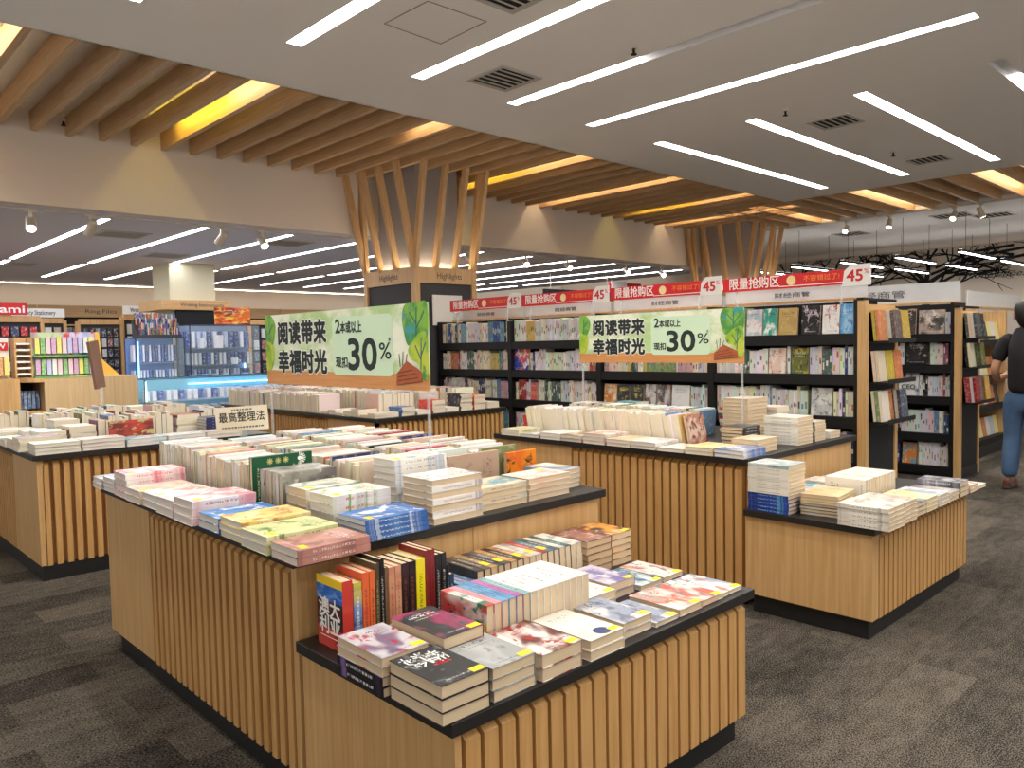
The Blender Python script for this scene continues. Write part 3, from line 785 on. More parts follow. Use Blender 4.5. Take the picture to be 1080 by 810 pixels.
def stack(x, y, z0, w, l, n, t, mat, desc, place, rz=0, spine=-1, pages=0, sticker=None, group=None, jit=1.0, alt=False, mats=None, descs=None, name='book'):
    """n books lying on one another; mats/descs give other covers from the bottom up"""
    z = z0 + .0004
    for i in range(n):
        top = i == n-1
        dx, dy, a = (random.uniform(-.003, .003)*jit, random.uniform(-.003, .003)*jit, random.uniform(-.8, .8)*jit)
        m = mats[i] if mats else mat
        d = descs[i] if descs else desc
        pw = pos_word(i, n)
        lab = (pw + ' ' if pw else '') + d + (' in stack ' if n > 1 else ' ') + place
        sp = -spine if (alt and not i % 2 == 0) else spine
        book(flat(x+dx, y+dy, z, rz+a), w, l, t, m, lab, group, sp, pages, sticker if top else None, name)
        z += t + .0004
    return z

# ---- low table of novels and manga (top at .552)
ZA = .5525
def up_y(x, y, z, w, l, lean=0):
    """standing book, spine facing -y, thickness along +x from x"""
    return Matrix.Translation((x, y + w/2, z + l/2)) @ Matrix.Rotation(math.radians(lean), 4, 'Y') @ frame(VY, VZ, VX)
GUIDE = cover((206, 74, 60), (196, 60, 50), (180, 52, 46), (240, 240, 240), 0, 0)
ups = [  # x, thickness, height, material, description
 (1.173, .036, .214, GUIDE, 'travel guide with red and blue cover and yellow top, first upright'),
 (1.2115, .029, .202, cover((110, 140, 190), (210, 190, 60), (70, 90, 140), (250, 250, 240)), 'pale blue and yellow spined guide next to the red travel guide'),
 (1.2425, .0235, .226, cover((226, 108, 56), (220, 90, 60), None, (40, 24, 60)), 'orange spined guide, first of two'),
 (1.2675, .0195, .226, cover((226, 108, 56), (230, 120, 50), None, (40, 24, 60)), 'orange spined guide, second of two, beside the olive book'),
 (1.2885, .0155, .245, cover((72, 62, 44), (90, 80, 50), None, (170, 160, 130)), 'tall olive brown upright hardback'),
 (1.3055, .0160, .255, cover((20, 20, 22), None, None, (220, 220, 215)), 'tallest black upright book, beside the olive one'),
 (1.3230, .0125, .226, cover((120, 92, 70), None, None, (60, 40, 30)), 'thin dull brown upright book after the tallest black one'),
 (1.3370, .0230, .222, cover((206, 148, 116), (196, 130, 100), None, (150, 90, 60)), 'pinkish tan upright book, first of two'),
 (1.3615, .0225, .222, cover((210, 154, 124), (196, 130, 100), None, (150, 90, 60)), 'pinkish tan upright book, second of two'),
 (1.3855, .0265, .224, cover((34, 24, 26), (56, 30, 34), None, (120, 80, 70)), 'dark brown upright book, first of two before the yellow spine'),
 (1.4135, .0265, .224, cover((30, 22, 24), (60, 30, 34), None, (120, 80, 70)), 'dark brown upright book touching the yellow spine'),
 (1.4415, .0340, .226, cover((240, 222, 30), None, None, (50, 60, 30)), 'bright yellow spined upright book'),
 (1.4770, .0190, .247, cover((126, 32, 36), (140, 40, 42), None, (90, 20, 24)), 'tall dark red upright hardback beside the yellow spine'),
 (1.4970, .0190, .247, cover((130, 36, 40), (120, 30, 34), None, (90, 20, 24)), 'tall dark red upright hardback, second from the yellow spine'),
 (1.5175, .0225, .226, cover((26, 22, 24), None, None, (200, 196, 190)), 'black upright book after the dark red pair'),
 (1.5415, .0215, .226, cover((24, 22, 26), None, None, (200, 196, 190)), 'black upright book, second after the dark red pair'),
 (1.5645, .0085, .185, cover((30, 34, 60), None, None, (220, 220, 230)), 'thin navy upright book near the end of the row'),
 (1.5745, .0190, .150, cover((40, 70, 100), None, None, (220, 220, 230)), 'short teal blue book ending the upright row'),
]
for i, (x, t, h, m, d) in enumerate(ups):
    o = book(up_y(x, 1.975, ZA, .145, h), .145, h, t, m, d + ' on the low table', 'upright books at the end of the low table')
    if i == 0:
        xf = x - .0014
        MB().box(-.0725, .0725, .107-.026, .107, -.0008, 0).build('cover_band', plain('yellow band', (244, 206, 40), .4), o)
        MB().box(-.0725, .0725, .035, .081, -.0007, 0).build('cover_sky', cover((60, 120, 204), (40, 96, 190), (110, 160, 220), None or (240, 240, 240), .05, 0), o)
        MB().box(-.0725, .0725, -.045, .035, -.0006, 0).build('cover_rock', cover((50, 36, 40), (120, 50, 40), (28, 26, 34), (240, 240, 240), .02, 0), o)
        text('澳大', .062, FACE_X((xf, 2.048, ZA+.118)), WHITEINK, o, bold=.001, extrude=.0004)
        text('利亚', .062, FACE_X((xf, 2.048, ZA+.066)), WHITEINK, o, bold=.001, extrude=.0004)
        MB().box(-.055, .055, -.076, -.0745, -.0012, 0).build('cover_rule', WHITEINK, o)

st = (.052, -.088)
def lowst(*a, **k): return stack(*a, **k)
GA = 'flat novels on the low table'
PURP = cover((196, 192, 196), (120, 100, 124), (176, 40, 60), (60, 40, 60), .0)
BLKP = cover((24, 22, 28), (140, 110, 170), None, (235, 235, 240), -.02)
z = stack(1.166, 1.762, ZA, .148, .222, 2, .0258, BLKP, 'black and purple spined paperback', 'under misty purple novels', spine=-1, group=GA)
stack(1.164, 1.762, z, .148, .222, 2, .0258, PURP, 'misty purple grey novel with red stain', 'by the travel guide', spine=1, sticker=st, group=GA)
BLK1 = cover((38, 40, 44), (30, 30, 34), (120, 122, 126), (236, 236, 232), -.06)
stack(1.176, 1.530, ZA, .150, .218, 3, .0325, BLK1, 'black novel with white brush lettering', 'at the low table corner', spine=1, sticker=st, group=GA)
top_blk = [o for o in bpy.data.objects if o.name.startswith('book') and str(o.get('label', '')).startswith('topmost black novel')][0]
# brush-stroke title and red splash printed on the black cover
ti = MB()
rnd = random.Random(3)
def stroke(mb, pts, w, z):
    pts = [Vector((p[0], p[1], 0)) for p in pts]
    for a, b_ in zip(pts, pts[1:]):
        d = (b_-a).normalized(); nn = Vector((-d.y, d.x, 0))*w/2
        e = d*w*.3
        q = [a-e-nn, b_+e-nn, b_+e+nn, a-e+nn]
        mb.add([(v.x, v.y, z) for v in q], [(0, 1, 2, 3)])
for cx, cy, s in ((-.045, .07, .022), (-.012, .072, .026), (.02, .066, .026), (-.03, .03, .028), (.008, .026, .028), (.04, .03, .022)):
    for k_ in range(5):
        a = rnd.choice((0, 0, 90, 90, 50, 125)); r = math.radians(a + rnd.uniform(-12, 12))
        ox, oy = rnd.uniform(-.5, .5)*s, rnd.uniform(-.5, .5)*s
        stroke(ti, [(cx+ox-math.cos(r)*s*.5, cy+oy-math.sin(r)*s*.5), (cx+ox+math.cos(r)*s*.5, cy+oy+math.sin(r)*s*.5)], .0045, .0328)
ti.build('title_strokes', WHITEINK, top_blk)
rs = MB()
for k_ in range(5):
    stroke(rs, [(.0+rnd.uniform(-.01, .03), .005+rnd.uniform(-.012, .012)), (.01+rnd.uniform(-.01, .03), .005+rnd.uniform(-.015, .012))], .006, .0329)
rs.build('red_splash', REDINK, top_blk)
GRY = cover((158, 160, 160), (178, 180, 180), (130, 130, 130), (60, 62, 66), -.02)
stack(1.345, 1.533, ZA, .150, .215, 3, .0288, GRY, 'grey novel with a red handprint', 'beside the black novels', spine=1, sticker=st, group=GA)
RED1 = cover((96, 40, 36), (232, 222, 214), (150, 34, 32), (235, 225, 215), .02)
stack(1.520, 1.533, ZA, .158, .225, 2, .036, RED1, 'dark red and white novel', 'beside the grey novels', spine=1, sticker=(.055, -.092), group=GA)
WHT1 = cover((232, 228, 216), (222, 218, 206), (212, 206, 190), (150, 150, 160), .0)
stack(1.705, 1.535, ZA, .150, .235, 2, .0288, WHT1, 'off-white novel with a dark blue sphere', 'beside the dark red novels', spine=1, sticker=(.052, -.095), group=GA)
o = [o for o in bpy.data.objects if str(o.get('label', '')).startswith('topmost off-white novel')][0]
MB().prism([(.028*math.cos(a*.3142)+.012, .026*math.sin(a*.3142)-.085) for a in range(20)], Matrix.Translation((0, 0, .0288)), .0003).build('printed_sphere', plain('sphere blue', (52, 60, 110), .4, vary=.3, scale=40), o)
BLG = cover((150, 158, 176), (216, 214, 214), (110, 112, 130), (60, 60, 90), .04)
stack(1.893, 1.565, ZA, .140, .225, 2, .0238, BLG, 'grey blue comic with a pale figure', 'beside the off-white novels', spine=1, sticker=(.05, -.09), group=GA)
def manga(): return cover(random.choice([(232, 226, 220), (214, 220, 226), (236, 222, 210)]), random.choice([(176, 140, 130), (120, 140, 160), (200, 160, 150)]), random.choice([(90, 80, 84), (190, 70, 60), (70, 90, 120)]), (60, 40, 60), .02)
GM = 'thin comics lying on the low table'
for x, y, w, l, t, n, d, m in (
    (2.030, 1.545, .120, .205, .0150, 1, 'thin grey blue comic between two stickered comics at the table edge', BLG),
    (2.165, 1.548, .128, .212, .0235, 1, 'pale comic with an orange haired figure at the table edge', cover((230, 222, 214), (180, 150, 140), (200, 90, 50), (70, 60, 70), .03)),
    (2.302, 1.552, .124, .215, .0190, 1, 'comic with red lettering patch near the table corner', cover((228, 222, 212), (206, 96, 76), (120, 124, 130), (160, 40, 40), .02)),
    (2.432, 1.556, .122, .215, .0140, 1, 'last thin comic at the far front corner of the low table', cover((220, 222, 216), (140, 150, 170), (196, 120, 110), (60, 60, 70), .0)),
    (2.296, 1.800, .128, .205, .0180, 1, 'teal and grey comic in front of the brown stack', cover((200, 212, 214), (70, 110, 130), (40, 60, 80), (240, 240, 240), .0)),
    (2.432, 1.805, .125, .210, .0170, 1, 'pink and white comic in front of the orange topped stack', cover((226, 214, 206), (206, 150, 136), (110, 100, 110), (70, 50, 60), .02)),
    (1.985, 1.775, .140, .205, .0265, 2, 'cream comic with pale figures next to the spine-up row', cover((234, 226, 212), (214, 196, 190), (180, 170, 190), (80, 70, 90), .0)),
    (2.138, 1.812, .142, .210, .0295, 2, 'lavender comic between cream comics and teal comic', cover((196, 188, 204), (120, 110, 160), (226, 216, 214), (60, 50, 90), .02))):
    if n > 1: stack(x, y, ZA, w, l, n, t, m, d, '', spine=1, sticker=(w*.35, -l*.42), group=GM, name='comic_book')
    else: book(flat(x, y, ZA+.0004, random.uniform(-1, 1)), w, l, t, m, d, GM, 1, 0, (w*.35, -l*.42), name='comic_book')
GRY2 = cover((150, 150, 148), (120, 118, 118), None, (230, 230, 230), 0)
z = stack(1.332, 1.772, ZA, .145, .212, 3, .0285, GRY2, 'plain grey novel', 'under the black and magenta book', spine=1, group=GA)
PKB = cover((36, 42, 46), (150, 50, 92), (60, 70, 76), (240, 236, 240), -.01)
book(flat(1.326, 1.728, z+.0006, 1.5), .145, .236, .0335, PKB, 'single black and magenta book laid across the grey novels', None, 1, 0, (.05, -.1))

# books resting on their fore-edges with the spines up
def spine_up_x(x, y, z, w, l, lean=0):
    """thickness along +x from x, length along y"""
    return Matrix.Translation((x, y, z + w/2)) @ Matrix.Translation((0, 0, -w/2)) @ Matrix.Rotation(math.radians(lean), 4, 'Y') @ Matrix.Translation((0, 0, w/2)) @ frame(-VZ, VY, VX)
def spine_up_y(x, y, z, w, l, lean=0):
    """thickness along -y from y, length along x"""
    return Matrix.Translation((x, y, z)) @ Matrix.Rotation(math.radians(lean), 4, 'X') @ Matrix.Translation((0, 0, w/2)) @ frame(-VZ, VX, -VY)
GC = 'comics standing spine up in the front row of the low table'
cols1 = [((236, 232, 226), (190, 90, 90)), ((226, 150, 160), (200, 100, 120)), ((110, 160, 196), (80, 130, 170)), ((92, 140, 186), (120, 170, 200)), ((186, 120, 170), (160, 90, 150)), ((150, 190, 190), (120, 160, 160))] + [((236, 234, 230), (214, 210, 208))]*9
x = 1.455
for i, (g, a) in enumerate(cols1):
    t = .0285
    fm = cover((232, 226, 216), (200, 70, 70), (50, 120, 90), (40, 40, 60), .05) if i == 0 else cover(g, a, None, (50, 44, 60), -.05)
    d = 'comic with a crowd of figures on its cover, starting the spine-up row' if i == 0 else 'white' if i > 5 else ['', 'pink', 'sky blue', 'steel blue', 'mauve', 'pale teal'][i]
    if i: d = '%s spined comic, %s from the crowd cover in the front spine-up row' % (d, ordinal(i+1))
    o = book(spine_up_x(x, 1.765, ZA, .148, .215), .148, .215, t, fm, d, GC, -1, 0, None, name='comic_book')
    if i == 0:
        s = MB().box(-.018, .012, -.105, -.08, -.0008, 0).build('price_sticker', STICK, o); s['label'] = 'yellow price sticker'
    x += t + .0012
GC2 = 'comics standing spine up in the rear row of the low table'
cols2 = [(120, 150, 180), (150, 140, 170), (90, 120, 150), (70, 66, 64), (96, 84, 78), (196, 160, 110), (60, 60, 66), (110, 104, 104), (200, 150, 90), (44, 44, 48), (180, 130, 90), (224, 210, 190), (206, 200, 196), (190, 70, 64), (90, 130, 140), (70, 90, 110), (230, 220, 200), (60, 110, 110), (222, 214, 200), (226, 222, 214)]
x = 1.603
for i, g in enumerate(cols2):
    short = i < 3
    if i == 4: x += .009
    t, w = (.0225, .112) if short else (.0295, .142)
    d = '%s spine-up comic from the upright books in the rear row' % ordinal(i+1)
    o = book(spine_up_x(x, 2.055, ZA, w, .205, 0 if i < 4 else -3.0), w, .205, t, cover(g, tuple(int(c*.75) for c in g), None, (240, 236, 220), -.03), d, GC2, -1, 0, None, name='comic_book')
    if i in (5, 7, 10, 12, 14):
        s = MB().box(-.0006, .0, -.022, .022, .004, t-.004).build('price_sticker', STICK, o); s['label'] = 'yellow price sticker'
        s.location = (-w/2, -.05, 0)
    x += t + .0014
BRW = cover((150, 106, 92), (120, 70, 64), (190, 150, 130), (230, 220, 210), .02)
stack(2.312, 2.058, ZA, .146, .205, 5, .0262, BRW, 'brown comic', 'beside the orange and black comics', spine=1, group='brown comics in the back stack', pages=2, name='comic_book')
ORG = cover((226, 150, 50), (60, 50, 60), (220, 190, 150), (40, 30, 30), .03)
stack(2.462, 2.068, ZA, .132, .200, 5, .0255, ORG, 'orange and black comic', 'at the low table back', spine=1, sticker=(.04, -.08), group='orange comics in the back stack', name='comic_book')

# ---- tall table (top at .81)
ZB = .8105
GL = 'flat books along the overhanging edge of the tall table'
edge = [ # y, n, t, material, description
 (2.160, 2, .0240, cover((176, 124, 112), (196, 150, 140), (150, 100, 92), (236, 226, 220), .03), 'dusty pink book', 'at the corner over the low table', .172, .250),
 (2.352, 2, .0295, cover((206, 212, 156), (226, 224, 170), (96, 130, 70), (60, 90, 60), .02), 'pale green leafy book', 'next to the dusty pink books', .190, .252),
 (2.548, 3, .0225, cover((232, 206, 120), (242, 226, 170), (200, 130, 90), (150, 90, 60), .0), 'yellow and cream book', 'next to the pale green books', .178, .250),
 (2.742, 2, .0270, cover((56, 120, 190), (90, 150, 206), (230, 236, 240), (240, 244, 248), .0), 'blue sea cover book', 'between yellow and pink stacks', .175, .245),
 (2.935, 3, .0298, cover((236, 222, 222), (226, 150, 160), (240, 236, 232), (150, 60, 80), .02), 'pink blossom book', 'next to the blue sea books', .185, .245),
 (3.130, 2, .0330, cover((238, 234, 232), (232, 200, 204), (244, 240, 238), (190, 110, 120), .02), 'white book with pale pink haze', 'past the pink blossom books', .180, .235),
 (3.322, 2, .0290, cover((236, 230, 226), (222, 160, 150), (240, 238, 236), (160, 80, 80), .0), 'white and coral book', 'past the pink haze books', .175, .235),
 (3.505, 2, .0285, cover((230, 216, 190), (226, 186, 176), (240, 232, 220), (120, 90, 70), .0), 'cream book with coral blotch', 'before the tall pink topped stack', .170, .235),
 (3.685, 4, .0265, cover((238, 226, 226), (226, 120, 140), (244, 240, 240), (190, 50, 80), .02), 'white book with a deep pink band', 'over the plain oak side panel', .170, .255),
 (3.865, 3, .0215, cover((214, 222, 230), (160, 180, 200), (230, 216, 216), (90, 100, 130), .0), 'pale blue grey book', 'near the far table corner', .165, .240),
 (4.020, 2, .0240, cover((226, 226, 224), (150, 170, 190), (220, 130, 130), (80, 80, 100), .0), 'white and slate book', 'on the far corner of the tall table', .140, .220),
]
for y, n, t, m, d, pl, w, l in edge:
    stack(1.088 + l/2 + random.uniform(-.008, .008), y, ZB, w, l, n, t, m, d, pl, rz=-90, spine=1, pages=1, sticker=(w*.3, -l*.36), group=GL)
GF = 'stacked books along the front edge of the tall table'
stack(1.508, 2.250, ZB, .180, .250, 4, .0178, cover((52, 100, 170), (80, 130, 190), (226, 232, 238), (236, 240, 244), -.0), 'blue cloud cover book', 'above the upright row', rz=-90, spine=1, pages=1, sticker=(.055, -.09), group=GF)
stack(1.500, 2.445, ZB, .165, .240, 4, .0312, cover((232, 226, 216), (216, 206, 206), (120, 170, 90), (190, 60, 60), -.02), 'cream book with pink lettered spine', 'behind the blue cloud books', rz=-90, spine=1, pages=1, sticker=(.05, -.085), group=GF)
stack(1.496, 2.630, ZB, .160, .230, 4, .0315, cover((226, 220, 204), (96, 140, 130), (240, 236, 226), (90, 90, 90), -.0), 'teal striped cream book', 'before the grey spine-up books', rz=-90, spine=1, pages=0, sticker=(.05, -.085), group=GF)
stack(1.797, 2.282, ZB, .180, .235, 7, .0226, cover((238, 234, 228), (224, 218, 210), (150, 140, 150), (160, 70, 60), -.02), 'white novel', 'beside the blue cloud books', rz=-90, spine=-1, pages=0, group=GF, alt=True)
stack(2.066, 2.318, ZB, .172, .245, 4, .0222, cover((222, 206, 176), (110, 160, 170), (230, 222, 206), (150, 90, 60), -.0), 'tan novel with teal spine blocks', 'along the black table edge', rz=-90, spine=-1, pages=0, group=GF, alt=True)
stack(2.331, 2.322, ZB, .170, .245, 4, .0222, cover((236, 214, 204), (226, 180, 170), (240, 232, 224), (180, 80, 80), .0), 'pale pink novel', 'along the black table edge', rz=-90, spine=-1, pages=0, group=GF, sticker=(-.05, .07))
stack(2.535, 2.420, ZB, .145, .215, 4, .0205, cover((226, 226, 220), (120, 140, 170), (222, 190, 60), (70, 70, 90), .0), 'white and blue book', 'by the orange standing book', rz=0, spine=-1, pages=0, group=GF)
stack(1.815, 2.512, ZB, .150, .250, 8, .0258, cover((240, 236, 228), (232, 226, 216), (160, 176, 200), (60, 54, 50), -.02), 'white book', 'tallest on the near tall table, by the banner post', rz=-90, spine=1, pages=1, sticker=(.045, -.09), group=GF)
TAN = cover((196, 166, 142), (188, 158, 134), (180, 150, 128), (150, 116, 92), -.0)
book(spine_up_y(2.24, 2.640, ZB, .160, .296), .160, .296, .024, TAN, 'large tan picture book standing behind the tan novels', None, -1)
ORC = cover((238, 140, 30), (232, 110, 30), (40, 30, 30), (40, 30, 30), .0)
book(spine_up_y(2.535, 2.640, ZB, .138, .190), .138, .190, .024, ORC, 'orange book with a black figure standing behind white and blue books', None, -1)
# spine-up row behind the edge stacks
GR = 'books standing spine up behind the edge stacks of the tall table'
y = 2.738; k_ = 0
pal = [(238, 236, 230), (226, 222, 212), (232, 214, 190), (240, 238, 236), (206, 216, 214), (228, 190, 170), (236, 230, 190), (214, 206, 196), (150, 190, 180), (222, 170, 160)]
while y < 4.02:
    grey = k_ < 6; green = k_ == 6
    t = .029 if grey else .024 if green else random.choice((.026, .03, .034))
    w = .166 if grey else .214 if green else random.choice((.165, .172, .18)) + (.012 if y > 3.6 else 0)
    l = .235 if not green else .262
    if grey: m, d = cover((186, 184, 176) if k_ else (150, 148, 138), (120, 112, 110), (206, 200, 190), (70, 64, 64), -.02), 'grey spined book'
    elif green: m, d = cover((20, 84, 54), (16, 74, 48), None, (236, 232, 190), -.2), 'dark green book with cream lettering'
    elif k_ in (7, 8): m, d = cover((40, 36, 36) if k_ == 7 else (236, 206, 60), None, None, (230, 226, 220), -.2), ('black', 'yellow')[k_-7] + ' spined book'
    else:
        g = random.choice(pal); m, d = cover(g, tuple(int(c*.85) for c in g), None, (120, 100, 100), -.05), 'pale spined book'
    x = (1.35 if green else 1.385) + l/2 + random.uniform(-.004, .004)
    o = book(spine_up_y(x, y + t, ZB, w, l, 0), w, l, t, m, ('%s, %s of the spine-up row counted from the teal strip stack' % (d, ordinal(k_+1))) if not green else 'dark green book with cream lettering and white sun emblem, taller than its spine-up row', GR, -1, random.choice((0, 0, 1)))
    if green:
        e = MB()
        for a in range(9):
            aa = math.radians(a*22.5)
            stroke(e, [(-.084 + .012*math.cos(aa), .075 + .014*math.sin(aa)), (-.084 + .024*math.cos(aa), .075 + .027*math.sin(aa))], .004, t+.0003)
        e.prism([(-.084 + .009*math.cos(a*.524), .075 + .010*math.sin(a*.524)) for a in range(12)], Matrix.Translation((0, 0, t)), .0003)
        e.build('sun_emblem', WHITEINK, o)
        f = MB()
        for cx in (-.055, -.02, .014):
            for a in range(4):
                aa = math.radians(a*45); stroke(f, [(-.084-.012*math.sin(aa), cx-.012*math.cos(aa)), (-.084+.012*math.sin(aa), cx+.012*math.cos(aa))], .0035, t+.0003)
        f.build('cover_lettering', plain('gold ink', (214, 206, 130), .5), o)
    y += t + .0012; k_ += 1

# ---- low aisle table (top at .552)
G2 = 'books on the low aisle table'
BLU = cover((30, 62, 150), (24, 50, 130), (110, 190, 210), (150, 200, 230), -.02)
WHB = cover((236, 230, 218), (226, 220, 206), (150, 150, 150), (90, 90, 100), -.05)
stack(3.800, 1.998, ZA, .190, .225, 13, .0190, None, '', 'tallest on the aisle table', spine=-1, group=G2, jit=.7, mats=[BLU]*5 + [WHB]*7 + [cover((206, 212, 210), (150, 170, 170), None, (90, 90, 100), 0)],
      descs=['blue and cyan spined book']*5 + ['white spined book']*7 + ['pale grey covered book'])
TN2 = cover((214, 190, 140), (222, 204, 164), (196, 160, 110), (90, 70, 50), 0)
DB2 = cover((28, 36, 60), (60, 130, 160), None, (230, 230, 230), -.03)
stack(3.925, 1.782, ZA, .190, .270, 7, .0150, None, '', 'next to the tallest pile', rz=-84, spine=-1, group=G2, mats=[DB2]*4 + [TN2]*3, descs=['dark blue and white paperback']*4 + ['tan topped book']*3)
FR = cover((234, 228, 216), (214, 206, 192), (176, 170, 160), (120, 110, 100), 0)
stack(3.778, 1.505, ZA, .195, .240, 5, .0208, FR, 'thick cream book', 'at the near corner of the aisle table', spine=-1, group=G2)
stack(3.975, 1.510, ZA, .165, .235, 5, .0200, cover((226, 218, 204), (196, 184, 170), (150, 140, 130), (90, 80, 70), 0), 'cream and taupe book', 'second along the aisle edge', spine=-1, group=G2)
for i, (x, n, t, m, d) in enumerate(((4.145, 3, .0225, cover((206, 206, 206), (140, 140, 146), (80, 80, 84), (40, 40, 44), .02), 'grey photo cover book'),
    (4.310, 3, .0225, cover((226, 222, 180), (214, 214, 206), (236, 226, 90), (70, 70, 60), .02), 'pale yellow banded book'),
    (4.478, 3, .0200, cover((222, 222, 226), (160, 170, 190), (226, 226, 226), (80, 80, 90), .0), 'white and pale blue book'),
    (4.642, 2, .0240, cover((190, 184, 178), (120, 110, 110), (220, 214, 208), (60, 50, 50), .02), 'taupe photo book'),
    (4.805, 3, .0270, cover((44, 44, 52), (120, 120, 130), (190, 190, 196), (230, 230, 230), .03), 'black and silver book'),
    (4.970, 2, .0200, cover((226, 222, 214), (196, 150, 130), (160, 150, 150), (90, 60, 60), .02), 'white and rust book'),
    (5.128, 1, .0180, cover((232, 228, 222), (210, 206, 200), None, (90, 90, 90), .0), 'thin white book overhanging the far corner'))):
    stack(x, 1.515, ZA, .155, .225, n, t, m, d, ('%s along the aisle edge' % ordinal(i+3)) if n > 1 else 'of the aisle table', spine=-1, group=G2)
x = 4.09
for i in range(12):
    w = .155
    g = random.choice([(236, 230, 218), (232, 224, 208), (240, 236, 228)])
    book(spine_up_x(x, 1.765, ZA, w, .215), w, .215, .032, cover(g, (222, 200, 120) if i == 3 else g, None, (60, 50, 40), -.05), 'cream book standing spine up on the aisle table, %s from the tan topped pile' % ordinal(i+1), 'spine-up books on the aisle table', -1, 0)
    x += .0335
for i, (x, n, t, m, d) in enumerate(((4.02, 4, .0190, cover((196, 50, 50), (226, 220, 210), None, (240, 230, 220), -.02), 'small red and white book'), (4.20, 4, .0180, cover((80, 160, 190), (232, 226, 216), None, (60, 60, 70), .0), 'small aqua and white book'),
    (4.38, 4, .0200, WHB, 'plain white book'), (4.58, 3, .0230, cover((210, 200, 186), (90, 80, 80), None, (60, 50, 50), 0), 'cream and black book'), (4.80, 3, .0220, cover((226, 220, 206), (196, 150, 110), None, (90, 60, 40), 0), 'cream book with orange lettering'))):
    stack(x, 1.995, ZA, .150, .205, n, t, m, d, 'at the aisle table back', spine=-1, group=G2)

# ---- tall table before the bookcases: flats on the left edge, piles at the near end
G3 = 'flat books along the overhanging edge of the bookcase table'
e2 = [((210, 206, 206), (90, 120, 180), 'navy and white magazine'), ((240, 220, 170), (226, 200, 130), 'cream yellow book'), ((232, 228, 220), (206, 200, 190), 'white book with a grey flourish'), ((236, 232, 226), (214, 206, 200), 'plain white paperback'), ((226, 214, 196), (226, 190, 150), 'cream book with orange figure'),
      ((230, 226, 222), (206, 170, 150), 'white and salmon book'), ((222, 210, 190), (150, 120, 90), 'tan covered book'), ((236, 234, 230), (220, 216, 210), 'bright white book'), ((214, 210, 204), (130, 130, 130), 'white and charcoal book'), ((226, 222, 190), (196, 186, 130), 'lemon cream book')]
for i, (g, a, d) in enumerate(e2):
    n = (2, 2, 1, 2, 2, 3, 2, 2, 1, 2)[i]
    stack(3.735 + .12, 2.245 + .192*i, ZB, .182, .235, n, .0215, cover(g, a, None, (90, 90, 100), .02), d, '%s along the bookcase table edge' % ordinal(i+1), rz=-90, spine=1, pages=1, group=G3)
G4 = 'piles at the near end of the bookcase table'
stack(4.085, 2.285, ZB, .165, .225, 3, .0250, cover((216, 190, 150), (230, 214, 186), None, (120, 90, 60), 0), 'tan paged novel', 'behind the navy magazines', rz=-90, spine=-1, group=G4)
stack(4.225, 2.455, ZB, .150, .200, 6, .0200, cover((36, 34, 36), (60, 58, 60), None, (230, 230, 230), -.1), 'black spined novel', 'behind the tan novels', rz=-90, spine=1, group=G4)
stack(4.520, 2.300, ZB, .200, .220, 8, .0205, WHB, 'white novel', 'in the square pile near the oak end frame', rz=0, spine=-1, group=G4)
stack(4.735, 2.300, ZB, .150, .210, 6, .0200, cover((226, 216, 200), (60, 56, 60), None, (90, 80, 70), -.02), 'cream and black novel', 'beside the square white pile', rz=0, spine=-1, group=G4)
stack(4.930, 2.290, ZB, .150, .200, 2, .0220, WHB, 'white paperback', 'at the end of the bookcase table', rz=0, spine=-1, group=G4)
stack(4.640, 2.660, ZB, .180, .250, 11, .0232, cover((232, 222, 204), (214, 200, 180), None, (120, 100, 80), -.02), 'cream paged novel', 'in the highest pile of the bookcase table', rz=-90, spine=-1, group=G4)
PORT = cover((220, 190, 170), (180, 120, 100), (120, 70, 60), (240, 230, 220), .05)
book(spine_up_y(4.13, 2.70, ZB+.0005, .185, .19, -13), (.185), .19, .02, PORT, 'book with a reddish portrait cover leaning at the end of the upright row', None, -1)

